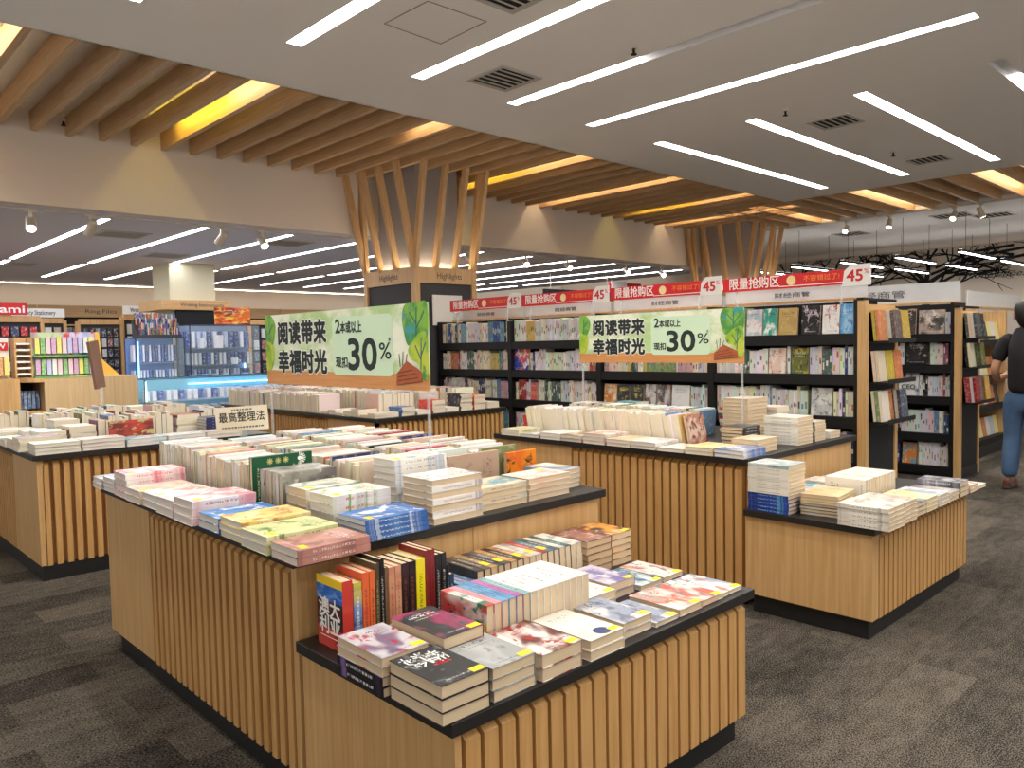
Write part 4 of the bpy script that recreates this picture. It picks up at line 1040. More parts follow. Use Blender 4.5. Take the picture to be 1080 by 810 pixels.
# ---- face-out books in the front bookcase
def face_out(yl, yr, z, h, m, label, X=5.945, t=.022, group='face-out books in the front bookcase', lean=5):
    w = abs(yl-yr)
    M = Matrix.Translation((X, (yl+yr)/2, z+.001)) @ Matrix.Rotation(math.radians(lean), 4, 'Y') @ Matrix.Translation((0, 0, h/2)) @ frame(-VY, VZ, -VX)
    return book(M, w, h, t, m, label, group)
Z1, Z2, Z3 = 1.4795, 1.1695, .8445
fo = [(3.385, 3.245, Z1, .215, cover((232, 232, 232), (180, 200, 210), (230, 160, 160), (60, 60, 80), 0), 'white and pale cyan face-out book beside the banner, top shelf'),
 (3.232, 3.115, Z1, .218, cover((60, 160, 140), (236, 240, 236), (50, 140, 124), (30, 60, 60), 0), 'teal and white face-out book on the top shelf'),
 (3.098, 2.942, Z1, .215, cover((186, 158, 96), (176, 148, 90), (196, 170, 110), (90, 70, 40), 0), 'golden tan face-out book on the top shelf'),
 (2.905, 2.756, Z1, .225, cover((24, 24, 26), (44, 42, 46), (200, 180, 190), (236, 232, 236), -.03), 'black face-out book with white title on the top shelf'),
 (2.737, 2.603, Z1, .222, cover((234, 232, 230), (222, 220, 220), (190, 60, 60), (90, 90, 100), -.02), 'white face-out book with red lettering on the top shelf'),
 (2.596, 2.490, Z1, .224, cover((90, 160, 216), (160, 204, 232), (60, 130, 200), (240, 244, 248), .0), 'sky blue face-out book at the end of the top shelf'),
 (3.185, 3.040, Z2, .205, cover((230, 200, 186), (236, 226, 220), (206, 130, 110), (110, 80, 70), 0), 'blush pink face-out book on the second shelf'),
 (2.988, 2.850, Z2, .205, cover((96, 104, 50), (214, 180, 60), (60, 60, 36), (240, 236, 210), .02), 'olive and gold landscape face-out book on the second shelf'),
 (2.828, 2.660, Z3, .215, cover((220, 220, 214), (186, 190, 190), (120, 120, 120), (120, 120, 120), -.0), 'grey and white face-out book on the third shelf'),
 (4.935, 4.78, Z3, .20, cover((214, 140, 70), (236, 220, 190), (190, 110, 50), (90, 50, 30), 0), 'orange brown face-out book under the second banner'),
 (4.768, 4.625, Z3, .20, cover((50, 52, 60), (40, 40, 46), (210, 190, 60), (220, 210, 90), -.03), 'charcoal and yellow face-out book under the second banner, first of two'),
 (4.606, 4.46, Z3, .20, cover((54, 56, 64), (40, 40, 46), (210, 190, 60), (220, 210, 90), -.03), 'charcoal and yellow face-out book under the second banner, second of two'),
 (4.44, 4.315, Z3, .205, cover((206, 206, 206), (90, 80, 84), (190, 150, 130), (60, 60, 60), .0), 'grey portrait face-out book under the second banner, first of two'),
 (4.30, 4.16, Z3, .205, cover((200, 202, 204), (84, 76, 80), (196, 150, 130), (60, 60, 60), .02), 'grey portrait face-out book under the second banner, second of two'),
 (4.14, 3.95, Z3, .205, cover((230, 230, 230), (222, 222, 222), None, (50, 50, 56), -.1), 'white face-out book with black title under the second banner'),
 (6.21, 5.98, Z2, .225, cover((36, 52, 150), (220, 80, 60), (232, 220, 220), (240, 240, 240), .03), 'blue and red face-out book in the bay with the white series'),
 (5.96, 5.86, Z3, .19, cover((206, 60, 64), (220, 130, 90), (150, 90, 130), (240, 230, 230), .02), 'crimson face-out book on the third shelf')]
for a in fo: face_out(*a[:4], a[4], a[5])
G5 = 'face-out books between the two oak end frames'
face_out(3.225, 2.995, 1.4695, .265, cover((50, 42, 40), (76, 62, 56), (190, 150, 126), (236, 232, 228), -.02), 'dark biography with a smiling portrait, top shelf between the oak frames', 8.66, .025, G5)
face_out(2.965, 2.72, 1.4695, .245, cover((60, 56, 54), (170, 150, 138), (210, 200, 190), (230, 230, 230), .02), 'grey biography with a close-up portrait, top shelf between the oak frames', 8.66, .025, G5)
face_out(3.10, 2.86, 1.1545, .25, cover((26, 26, 28), (44, 44, 46), (180, 150, 130), (236, 236, 236), -.05), 'black biography with a small portrait, second shelf between the oak frames', 8.66, .025, G5)
o = face_out(3.16, 2.965, .8295, .235, cover((232, 232, 232), (50, 80, 130), (222, 222, 222), (60, 60, 60), -.05, 0), 'white and navy management book, third shelf between the oak frames', 8.66, .025, G5)
text('CEO', .07, frame(-VY, VZ, -VX, (8.633, 3.06, .92)), INK, o, bold=.001, extrude=.0005)
face_out(3.12, 2.98, .1145, .22, cover((214, 130, 60), (120, 150, 170), (230, 190, 120), (60, 40, 30), 0), 'orange book, lowest shelf between the oak frames', 8.66, .025, G5)

# ---- the remaining stock as one object
SB = MB()
def sbook(M, w, l, t, col, pg=(232, 220, 196)):
    c, p = lin(*col), lin(*pg)
    vs = [M @ Vector(v) for v in ((-w/2,-l/2,0),(w/2,-l/2,0),(w/2,l/2,0),(-w/2,l/2,0),(-w/2,-l/2,t),(w/2,-l/2,t),(w/2,l/2,t),(-w/2,l/2,t))]
    SB.add(vs, [(3,2,1,0),(4,5,6,7),(0,1,5,4),(1,2,6,5),(2,3,7,6),(3,0,4,7)], 0, [c, c, p, p, p, c])
R2 = random.Random(11)
PW = [(238, 236, 232), (230, 226, 220), (224, 218, 208), (240, 238, 236), (214, 216, 218), (226, 206, 190), (232, 226, 196)]
PC = [(52, 66, 104), (36, 36, 40), (170, 56, 56), (86, 134, 144), (206, 180, 90), (130, 150, 100), (104, 136, 174), (190, 120, 84), (140, 80, 100), (206, 160, 164), (80, 104, 90)]
def pick(white=.65): 
    c = R2.choice(PW) if R2.random() < white else R2.choice(PC)
    return tuple(max(0, min(255, int(v*R2.uniform(.92, 1.04)))) for v in c)
# spine-up rows further into the tall table and on the others
def srow_y(x, y0, y1, z, l, ws, lean=0, white=.7, tt=(.018, .03)):
    y = y0
    while y < y1:
        t = R2.uniform(*tt); w = R2.choice(ws)
        sbook(spine_up_y(x + R2.uniform(-.01, .01), y + t, z, w, l*R2.uniform(.94, 1.04), lean), w, l, t, pick(white)); y += t + .0015
def srow_x(x0, x1, y, z, l, ws, lean=0, white=.7, tt=(.018, .03)):
    x = x0
    while x < x1:
        t = R2.uniform(*tt); w = R2.choice(ws)
        sbook(spine_up_x(x, y + R2.uniform(-.01, .01), z, w, l*R2.uniform(.94, 1.04), lean), w, l, t, pick(white)); x += t + .0015
def sstack(x, y, z, w, l, n, t, col=None, rz=0):
    for i in range(n):
        sbook(flat(x + R2.uniform(-.006, .006), y + R2.uniform(-.006, .006), z + i*(t+.0004), rz + R2.uniform(-2, 2)), w, l, t, col or pick(.7))
srow_y(1.79, 2.64, 3.92, ZB, .235, (.17, .178, .186), 0, .68)
srow_y(2.14, 2.67, 4.02, ZB, .235, (.165, .175, .182), 0, .72)
srow_y(2.43, 2.67, 4.02, ZB, .22, (.15, .165, .175), 0, .7)
# bookcase table: page edges turned to the shop, leaning
srow_y(4.10, 2.72, 4.03, ZB+.0005, .19, (.175, .185, .19), -11, .9)
srow_y(4.55, 2.9, 4.05, ZB+.003, .2, (.17, .18), 4, .8)
for x, y, n in ((4.86, 2.62, 9), (4.90, 2.86, 8), (4.88, 3.2, 7), (4.9, 3.5, 6), (4.9, 3.8, 8)): sstack(x, y, ZB, .16, .22, n, .021)
sstack(4.12, 4.03, ZB, .17, .22, 5, .022, (206, 60, 60))
# table by the toy counter
for y, tall in ((6.22, 0), (6.62, 1), (7.05, 0), (7.4, 1)):
    x = 1.3
    while x < 2.6:
        if R2.random() < .45:
            n = R2.randint(3, 6); sstack(x + .09, y, ZB, .17, .24, n, R2.uniform(.018, .026)); x += .19
        else:
            w = R2.uniform(.15, .3); srow_x(x, x + w, y, ZB, .22, (.15, .165, .178), 0, .6); x += w + .03
for i in range(9): sstack(1.27, 5.98 + .21*i, ZB, .18, .25, R2.randint(2, 4), .022, rz=-90)
# long table before the pillar
srow_y(4.02, 6.9, 9.0, ZB, .24, (.16, .175, .19), 0, .85)
for i in range(7): sstack(4.02, 5.95 + .2*i*.7, ZB, .13, .25, R2.randint(1, 4), .022, rz=-90)
srow_x(4.1, 4.5, 6.25, ZB, .22, (.19, .2), 0, .9)
srow_y(4.45, 6.4, 9.0, ZB, .24, (.17, .19, .2), 0, .9)
srow_y(4.9, 6.4, 9.0, ZB, .24, (.17, .19), 0, .7)
for x, n, c in ((4.25, 4, (90, 120, 180)), (4.42, 2, (226, 226, 226)), (4.60, 6, (214, 70, 60)), (4.78, 2, (236, 232, 226)), (4.95, 8, (60, 56, 62)), (5.12, 7, (226, 96, 50)), (5.3, 3, (236, 230, 220))): sstack(x, 5.98, ZB, .15, .21, n, .02, c)
srow_y(5.2, 6.2, 9.0, ZB, .24, (.16, .2), 0, .7)
# shelves
def shelf_fill(X, y0, y1, z, pal, hs=(.19, .235), tt=(.014, .03), skip=()):
    y = y1
    run = None
    while y - .012 > y0:
        t = R2.uniform(*tt)
        hit = [s for s in skip if y - t < s[1] and y > s[0]]
        if hit: y = min(s[0] for s in hit) - .002; continue
        if y - t < y0: break
        if run is None or R2.random() < .42: run = (R2.choice(pal), R2.uniform(*hs), R2.uniform(*tt))
        col, h, t0 = run; t = t0
        w = R2.uniform(.13, .155)
        col = tuple(max(0, min(255, int(v*R2.uniform(.9, 1.05)))) for v in col)
        if y - t < y0 or any(y - t < s[1] and y > s[0] for s in skip): y -= .004; run = None; continue
        xs_ = [X + R2.uniform(0, .008)]
        sbook(frame(VX, VZ, -VY, (xs_[0] + w/2, y, z + h/2 + .001)), w, h, t, col)
        if t > .012:
            ink = R2.choice(INKS) if sum(col) > 330 else (226, 222, 214)
            a = R2.uniform(.12, .62)*h; b_ = a + R2.uniform(.12, .3)*h; q = R2.uniform(.18, .3)
            SB.box(xs_[0]-.0006, xs_[0]-.0001, y-t*(.5+q), y-t*(.5-q), z+a, z+b_, 0, None, [lin(*ink)]*6)
        y -= t + .0012
INKS = [(96, 96, 104), (150, 140, 136), (186, 90, 84), (96, 136, 170), (110, 146, 120), (200, 160, 90), (70, 70, 80)]
BW_ = PW*6 + PC
BLUES = PW + [(60, 90, 150), (30, 30, 40), (90, 150, 170), (226, 210, 120), (120, 170, 190), (40, 60, 100)]
skipZ = {z: [(min(a[0], a[1])-.008, max(a[0], a[1])+.008) for a in fo if abs(a[2]-z) < .01] for z in (Z1, Z2, Z3)}
for bi, (a, b_) in enumerate(BAYS):
    for zi, z in enumerate((Z1, Z2, Z3, .5045, .1645)):
        pl = BLUES if bi == 3 and zi == 0 else BW_ if zi else PW*4 + PC
        sk = skipZ.get(z, [])
        if bi == 0 and zi == 0: sk = sk + [(3.385, 3.39)]
        shelf_fill(5.935, a+.035, b_-.035, z, pl, (.185, .225) if zi else (.2, .24), skip=sk)
for bi, (a, b_) in enumerate(((2.62, 3.87), (3.87, 5.12), (5.12, 6.37), (6.37, 7.62))):
    for z in (1.4695, 1.1545, .8295, .4495, .1145):
        sk = [(2.715, 3.23)] if (bi == 0 and z > 1.4) else [(2.855, 3.105)] if (bi == 0 and 1.1 < z < 1.2) else [(2.96, 3.165)] if (bi == 0 and .8 < z < .9) else [(2.975, 3.125)] if (bi == 0 and z < .2) else []
        shelf_fill(8.64, a+.035, b_-.035, z, PW*4 + PC + [(30, 30, 32)]*2, (.19, .25), skip=sk)
for (a, b_) in ((3.35, 4.6), (4.6, 5.85)):
    for z in (1.475, 1.165, .84, .50): shelf_fill(10.94, a+.035, b_-.035, z, BW_, (.19, .24))
# racks on the oak end frames: covers to the aisle, two to four deep, leaning back
def rack_fill(X, wid, y, z, cols, h=.23):
    x = X + .075
    for c in cols:
        w = R2.uniform(.135, .15); n = R2.randint(2, 4)
        if x + w > X + wid + .02: break
        for i in range(n):
            t = R2.uniform(.021, .0255)
            yy = y - .040 - i*.0265
            sbook(Matrix.Translation((x + w/2, yy, z - .0145)) @ Matrix.Rotation(math.radians(-6), 4, 'X') @ frame(VX, VZ, -VY, (0, 0, h/2)), w, h, t, c if i == n-1 else pick(.5), (226, 214, 190))
        x += w + .008
rack_fill(5.89, .62, 2.40, 1.435, [(206, 130, 80), (96, 80, 76), (190, 160, 60), (200, 190, 180)])
rack_fill(5.89, .62, 2.40, 1.13, [(222, 206, 180), (200, 176, 50), (206, 120, 70), (170, 66, 50)])
rack_fill(5.89, .62, 2.40, .83, [(226, 216, 200), (190, 120, 60), (70, 76, 96), (206, 150, 120)])
rack_fill(8.59, .62, 2.565, 1.435, [(70, 74, 76), (40, 40, 42), (34, 36, 38), (30, 30, 32)], .25)
rack_fill(8.59, .62, 2.565, 1.145, [(226, 222, 190), (90, 96, 40), (206, 206, 206), (150, 130, 110)], .24)
rack_fill(8.59, .62, 2.565, .79, [(150, 36, 36), (130, 34, 34), (206, 160, 70), (214, 190, 60)], .25)
for z in (.18, .58, .95, 1.38):
    x = 10.37
    while x < 11.4:
        w = .15; c = R2.choice([(206, 130, 80), (226, 222, 216), (60, 60, 66), (190, 200, 206), (200, 90, 60), (230, 220, 150)])
        sbook(Matrix.Translation((x + w/2, 2.99, z + .001)) @ Matrix.Rotation(math.radians(-10), 4, 'X') @ frame(VX, VZ, -VY, (0, 0, .115)), w, .23, .03, c); x += w + .012
o = SB.build('shelved_books', STOCK)
tag(o, 'rest of the books filling the bookcases, end racks and further rows on the tables', 'books', None, 'stuff')

# ---- the table by the toy counter: the books along its front
G6 = 'flat books along the front of the table by the toy counter'
f3 = [((226, 222, 206), (206, 214, 170), 'pale cream magazine at the corner'), ((232, 228, 222), (206, 180, 176), 'white magazine with blush print'), ((226, 230, 232), (120, 190, 220), 'white book with a cyan emblem'), ((232, 232, 230), (190, 210, 230), 'white book with a pale cloud'), ((230, 222, 208), (190, 170, 150), 'cream photo magazine')]
for i, (g, a, d) in enumerate(f3):
    stack(1.305 + .272*i, 5.70, ZB, .19, .262, (3, 3, 2, 2, 2)[i], .0235, cover(g, a, None, (90, 90, 110), .0), d, 'by the toy counter', rz=-90, spine=-1, group=G6, pages=1)
book(Matrix.Translation((1.86, 5.96, ZB)) @ Matrix.Rotation(math.radians(-8), 4, 'X') @ frame(VX, VZ, -VY, (0, 0, .075)), .30, .15, .02, cover((110, 40, 32), (190, 60, 44), (200, 176, 120), (90, 60, 50), .03, 0), 'wide book with a red and brown cover standing on the table by the toy counter', None)
stack(2.50, 5.98, ZB, .17, .25, 6, .021, cover((40, 46, 90), (60, 66, 110), None, (150, 150, 190), 0), 'navy book', 'beside the cream placard', rz=-90, spine=1, group=G6, pages=1)
print('individual books', NB[0])
# ------------------------------------------------------------------ stationery side, seen past the tables
PINKW = plain('pale pink', (236, 190, 200), .6)
def packs(mb, x0, x1, y, z0, z1, nx, nz, cols, fill=.72, d=.03):
    for i in range(nx):
        for j in range(nz):
            w, h = (x1-x0)/nx, (z1-z0)/nz
            cx, cz = x0 + w*(i+.5), z0 + h*(j+.5)
            mb.box(cx-w*fill/2, cx+w*fill/2, y-d, y, cz-h*.4, cz+h*.4, 0, None, [lin(*R2.choice(cols))]*6)
PACK, k, b, _ = new_mat('pack print')
at = k.n('ShaderNodeAttribute'); at.attribute_name = 'tint'
nz = k.noise(k.coord('Object'), 34, 3, .6)
k.link(k.mix(k.math('MULTIPLY', k.step(nz, .52, .6), .5), at.outputs['Color'], (.7, .7, .72, 1)), b.inputs['Base Color']); b.inputs['Roughness'].default_value = .4

def peg_rack(x0, x1, y, ztop, lab, cols, head=None, headcol=None, nx=6, nz=5, zb=.9, group='pegboard racks on the stationery side'):
    t = thing('pegboard_rack', lab, 'display rack', ((x0+x1)/2, y, 0), group)
    MB().box(x0, x1, y, y+.06, .05, ztop).build('peg_board', DGREY, t)
    MB().box(x0-.05, x0, y-.05, y+.08, 0, ztop).box(x1, x1+.05, y-.05, y+.08, 0, ztop).box(x0, x1, y-.05, y+.08, ztop-.05, ztop+.04).build('frame', WOOD, t)
    MB().box(x0, x1, y-.35, y, .0, .45).build('base', WOOD, t)
    m = MB(); packs(m, x0+.03, x1-.03, y-.02, zb, ztop-.1, nx, nz, cols)
    tag(m.build('hanging_packs', PACK, t), None, None, None, 'stuff')
    if head == 'ami':
        MB().box(x0-.02, 2.70, y-.07, y-.055, ztop+.05, ztop+.22).build('header', headcol, t)
        text(head, .15, FACE_Y((2.52, y-.072, ztop+.13)), WHITEINK, t, bold=.003, width=.30)
    elif head:
        hd = MB().box(x0-.02, x1+.02, y-.07, y-.055, ztop+.05, ztop+.2).build('header', headcol, t)
        text(head, .11, FACE_Y(((x0+x1)/2, y-.072, ztop+.125)), WHITEINK if headcol is REDS else GREYINK, hd, bold=.001, width=min(.9*(x1-x0), .5))
    return t
DKC = [(40, 44, 60), (70, 76, 96), (120, 126, 140), (200, 200, 206), (60, 50, 56), (150, 90, 90)]
peg_rack(1.75, 2.86, 13.0, 1.96, 'pegboard rack of red and black packets at the picture edge', [(190, 40, 46), (40, 44, 70), (220, 220, 226), (150, 30, 40), (60, 70, 110)], 'ami', REDS, 9, 4, 1.2)
peg_rack(3.78, 4.40, 14.5, 1.98, 'oak framed rack of dark packets behind the paper bag display', DKC, None, None, 6, 5, 1.0)
peg_rack(4.50, 5.20, 14.6, 2.06, 'oak framed rack of packets behind the pen carousel', DKC + [(200, 200, 200)], 'Writing Instruments', WHITE, 6, 5, .9)
peg_rack(6.35, 7.6, 13.6, 1.95, 'black rack of blister packs behind the glass cabinet', DKC + [(210, 210, 216)]*2, None, None, 8, 5, .8)
peg_rack(2.95, 3.70, 15.2, 2.02, 'low oak rack with white board under the wall headers', [(226, 222, 214), (190, 170, 140), (90, 90, 100)], 'Fancy Stationery', WHITE, 5, 5, .9)

# column with oak collar and a board of calculators below
t = thing('column', 'square cream column with an oak collar and packs hung below', 'column', (5.1, 13.3, 0))
MB().box(4.75, 5.50, 13.05, 13.8, 0, ZL).build('shaft', plain('cream column paint', (206, 200, 172), .8, vary=.02), t)
MB().box(4.56, 5.69, 12.9, 13.95, 2.12, 2.28).build('collar', WOODX, t)
text('Writing Instruments', .085, FACE_Y((5.22, 12.897, 2.20)), GREYINK, t, width=.72)
MB().box(4.80, 5.60, 12.94, 13.0, .4, 2.12).build('peg_board', PANELB, t)
m = MB(); packs(m, 4.86, 5.5, 12.935, .95, 1.78, 4, 4, [(206, 204, 206), (226, 226, 226), (180, 180, 190)], .7)
tag(m.build('hanging_packs', PACK, t), None, None, None, 'stuff')
# wall shelving along the back wall
for i in range(5):
    x0 = 2.2 + 1.75*i
    hd = ['Arch Files', 'Ring Files', '', '', ''][i]
    t = thing('wall_shelf_unit', 'tall oak shelf unit on the far cream wall, %s along' % ordinal(i+1), 'shelf unit', (x0+.87, 18.3, 0), 'oak shelf units on the far wall')
    MB().box(x0, x0+1.73, 18.40, 18.48, 0, 2.25).build('back_panel', PANELB, t)
    MB().box(x0, x0+.05, 18.05, 18.4, 0, 2.25).box(x0+1.68, x0+1.73, 18.05, 18.4, 0, 2.25).build('side_panel', WOOD, t)
    MB().box(x0, x0+1.73, 18.0, 18.05, 2.20, 2.44).build('header', WOODX, t)
    for z in (.5, .9, 1.3, 1.7, 2.05): MB().box(x0+.05, x0+1.68, 18.05, 18.4, z-.03, z).build('shelf', WOOD, t)
    m = MB()
    for z in (.5, .9, 1.3, 1.7): packs(m, x0+.07, x0+1.66, 18.2, z+.0, z+.32, 14, 1, DKC + [(226, 226, 220)]*3, .85, .1)
    tag(m.build('shelf_goods', PACK, t), None, None, None, 'stuff')
    for q, wd in enumerate(hd.split()): text(wd, .12, FACE_Y((x0+1.0+.33*q, 17.998, 2.32)), GREYINK, t, width=.28)

def card(name, M, w, h, mat, parent, d=.012):
    o = MB().box(-w/2, w/2, -h/2, h/2, -d, d).build(name, mat, parent)
    o.matrix_basis = M
    return o
# kiosk counter with the paper-bag display
t = thing('display_counter', 'pale oak counter with a rounded open end below the paper bag display', 'counter', (2.75, 11.4, 0))
MB().box(2.44, 3.54, 11.0, 11.8, 0, 1.14).build('body', wood('wide oak weave', (190, 160, 118), (206, 178, 136), .6), t)
arc = [(2.44, 11.8), (2.44, 11.0)] + [(2.44 - .26*math.sin(a*math.pi/16), 11.26 - .26*math.cos(a*math.pi/16)) for a in range(1, 9)] + [(2.18, 11.8)]
for z0, z1 in ((0, .06), (.70, .74), (1.10, 1.15)):
    MB().prism(arc, Matrix.Translation((0, 0, z0)), z1-z0).build('shelf', WOOD, t)
MB().box(1.75, 2.19, 11.05, 11.8, 0, 1.15).build('side_block', WOOD, t)
MB().box(2.19, 2.44, 11.6, 11.62, .06, 1.1).build('back_panel', PANELB, t)
m = MB(); packs(m, 2.21, 2.43, 11.3, .74, 1.02, 5, 1, [(90, 130, 180), (120, 150, 190), (60, 90, 140)], .8, .08)
o = m.build('blue_packets', PACK); tag(o, 'blue packets standing in the rounded end of the pale oak counter', 'packets', None, 'stuff')
t = thing('paper_bag_display', 'green and purple paper display of bags with a yellow side on the oak counter', 'display stand', (2.8, 11.3, 1.14))
card('green_panel', FACE_Y((2.54, 11.2, 1.4355)), .36, .569, cover((196, 214, 170), (206, 150, 190), (120, 170, 90), (90, 120, 80), .04), t)
card('purple_panel', FACE_Y((2.905, 11.2, 1.4355)), .37, .569, cover((196, 200, 226), (90, 80, 160), (214, 80, 60), (60, 60, 120), .03), t)
MB().prism([(0, 0), (.28, 0), (.07, .22), (.05, .57), (0, .57)], frame(VX, VZ, -VY, (3.09, 11.22, 1.151)), .04).build('yellow_wing', plain('yellow board', (226, 176, 70), .6), t)
m = MB()
for z in (1.16, 1.43): packs(m, 2.38, 3.05, 11.17, z, z+.25, 11, 1, [(230, 222, 110), (206, 160, 200), (230, 230, 226), (130, 180, 110), (190, 190, 230), (236, 200, 210)], .8, .05)
tag(m.build('paper_bags', PACK, t), None, None, None, 'stuff')
MB().box(2.36, 3.09, 11.06, 11.18, 1.15, 1.17).box(2.36, 3.09, 11.06, 11.18, 1.41, 1.43).build('ledge', LEAF1, t)
t = thing('card_rack', 'small oak rack of white cards beside the paper bag display', 'rack', (2.28, 11.3, 1.15))
MB().box(2.17, 2.19, 11.15, 11.4, 1.155, 1.66).box(2.345, 2.358, 11.15, 11.4, 1.155, 1.66).box(2.17, 2.358, 11.38, 11.4, 1.155, 1.66).build('case', WOOD, t)
for j in range(6): MB().box(2.19, 2.345, 11.17, 11.37, 1.19+.075*j, 1.215+.075*j).build('card_pile', WHITE, t)
t = thing('toy_stand', 'yellow and white boxed toys under a red NEW board at the picture edge', 'display stand', (1.97, 11.2, 1.15))
MB().box(1.76, 2.14, 11.32, 11.34, 1.155, 1.66).build('panel', WHITE, t)
m = MB(); packs(m, 1.78, 2.13, 11.31, 1.16, 1.45, 5, 1, [(236, 222, 60), (236, 236, 226), (220, 160, 90), (240, 230, 120)], .8, .1)
tag(m.build('boxed_toys', PACK, t), None, None, None, 'stuff')
MB().box(1.8, 2.13, 11.30, 11.315, 1.50, 1.60).build('board', REDS, t)
text('NEW', .085, FACE_Y((2.0, 11.297, 1.55)), WHITEINK, t, bold=.002, width=.2)

# glass showcases with blue light
def showcase(x0, x1, y0, y1, zb, zt, lab, led, shelves, items, blue_back=None):
    t = thing('glass_cabinet', lab, 'glass cabinet', ((x0+x1)/2, (y0+y1)/2, 0), 'lit glass cabinets')
    MB().box(x0, x1, y0, y1, 0, zb).build('base', WHITE, t)
    fr = MB(); r = .012
    for x in (x0, x1-r):
        for y in (y0, y1-r): fr.box(x, x+r, y, y+r, zb, zt)
    for z in (zb, zt-r):
        fr.box(x0, x1, y0, y0+r, z, z+r).box(x0, x1, y1-r, y1, z, z+r).box(x0, x0+r, y0, y1, z, z+r).box(x1-r, x1, y0, y1, z, z+r)
    fr.build('frame', plain('dark steel', (70, 78, 92), .4, metal=.6), t)
    for (a, b_) in (((x0+r, y0+.004), (x1-r, y0+.007)), ((x0+.004, y0+r), (x0+.007, y1-r)), ((x1-.007, y0+r), (x1-.004, y1-r))):
        MB().box(a[0], b_[0], a[1], b_[1], zb+r, zt-r).build('pane', GLASSM, t)
    MB().box(x0+r, x1-r, y1-.012, y1-.008, zb+r, zt-r).build('back_panel', blue_back or plain('pale back', (190, 206, 214), .5), t)
    for z in shelves: MB().box(x0+r, x1-r, y0+r, y1-.014, z, z+.008).build('shelf', ACRYL, t)
    for (a, b_) in led: MB().bar(a, b_, .014, .014).build('led_strip', LEDB if items == 'blue' else LEDC, t)
    return t
BB = plain('blue back', (96, 140, 206), .5)
c1_ = showcase(3.82, 4.52, 11.9, 12.4, .95, 1.66, 'tall blue-lit glass cabinet under the pen carousel', [((3.86, 11.93, .98), (3.86, 11.93, 1.6))], (1.28,), 'blue', BB)
c2_ = showcase(4.60, 5.72, 11.9, 12.4, .95, 1.85, 'tall clear glass cabinet holding white cups and boxes', [((5.66, 12.36, .98), (5.66, 12.36, 1.4))], (1.22, 1.48), 'cool', plain('grey blue back', (120, 140, 170), .5))
c3_ = showcase(3.62, 5.9, 11.0, 11.55, .45, 1.08, 'long low glass counter lit blue and cyan at its foot', [((3.66, 11.06, .5), (3.66, 11.06, 1.04)), ((4.4, 11.5, .97), (5.8, 11.5, .97))], (.76,), 'cool', plain('aqua back', (110, 180, 206), .5))
BLU_ = [(226, 230, 240), (60, 90, 170), (190, 206, 236), (40, 60, 130), (236, 236, 240)]
for t_, x0, x1, y, rows in ((c1_, 3.86, 4.5, 12.3, ((.965, 1.2, 14), (1.29, 1.58, 14))), (c2_, 4.64, 5.68, 12.32, ((.965, 1.18, 18), (1.23, 1.44, 16), (1.49, 1.78, 12))), (c3_, 3.7, 5.8, 11.4, ((.465, .7, 16), (.77, .92, 22)))):
    m = MB()
    for z0, z1, n in rows: packs(m, x0, x1, y, z0-.02, z1, n, 1, BLU_, .6, .12)
    tag(m.build('cabinet_goods', PACK, t_), None, None, None, 'stuff')
for i, (x, y, z, w, h, c, nm, lab) in enumerate(((4.85, 12.1, 1.489, .09, .16, (236, 236, 240), 'cup', 'tall white cup in the clear glass cabinet'), (5.12, 12.1, 1.489, .16, .2, (236, 230, 236), 'cup', 'white and red patterned mug in the clear glass cabinet'), (5.35, 12.05, 1.229, .12, .1, (230, 232, 240), 'cup', 'small white cup on the lower shelf of the clear glass cabinet'))):
    t = thing(nm, lab, 'cup', (x, y, z)); MB().tube((x, y, z), (x, y, z+h), w*.42, w*.5, 18).build('body', plain('glaze', c, .25), t)
    q = MB()
    for a in range(8): q.bar((x+w*.48+.03*math.sin(a*.39), y, z+h*.25+h*.5*a/8), (x+w*.48+.03*math.sin((a+1)*.39), y, z+h*.25+h*.5*(a+1)/8), .012, .012)
    q.build('handle', plain('glaze', c, .25), t)
for i in range(6):
    o = MB().box(-.05, .05, -.04, .04, 0, .12).build('gift_box', plain('box print', R2.choice([(206, 214, 236), (226, 226, 236), (180, 190, 226)]), .5, vary=.3, scale=40), None, bevel=.002)
    o.location = (4.72 + .165*i, 12.12, .966); tag(o, 'small pale gift box on the cabinet floor, %s along in the clear glass cabinet' % ordinal(i+1), 'box', 'pale gift boxes in the clear cabinet')
# pen carousel on the blue cabinet
t = thing('pen_rack', 'tiered rack crowded with pens on top of the blue-lit cabinet', 'rack', (4.2, 12.15, 1.66))
for j in range(4):
    MB().box(3.90, 4.52, 12.0+.07*j, 12.07+.07*j, 1.661, 1.70+.075*j).build('tier', DGREY, t)
m = MB()
for j in range(4):
    for i in range(30):
        x = 3.92 + .6*i/30; c = R2.choice([(30, 30, 36), (200, 50, 60), (60, 90, 180), (226, 226, 230), (226, 160, 60), (90, 60, 110), (70, 140, 110)])
        m.box(x, x+.012, 12.02+.07*j, 12.034+.07*j, 1.70+.075*j, 1.78+.075*j+R2.uniform(0, .03), 0, None, [lin(*c)]*6)
tag(m.build('pens', PACK, t), None, None, None, 'stuff')
t = thing('poster_stand', 'small orange and red printed poster on top of the clear glass cabinet', 'poster', (5.3, 12.0, 1.85))
card('panel', FACE_Y((5.315, 11.99, 1.985)), .57, .27, cover((226, 110, 50), (150, 40, 36), (240, 200, 90), (250, 240, 220), .03), t)
MB().box(5.1, 5.15, 11.995, 12.06, 1.85, 1.87).box(5.48, 5.53, 11.995, 12.06, 1.85, 1.87).build('foot', ACRYL, t)
t = thing('placard', 'narrow brown placard seen nearly edge-on above the books by the toy counter', 'sign', (1.78, 6.42, .81))
M = Matrix.Translation((1.775, 6.42, 1.35)) @ Matrix.Rotation(math.radians(30), 4, 'Z') @ Matrix.Rotation(math.radians(-9), 4, 'Y')
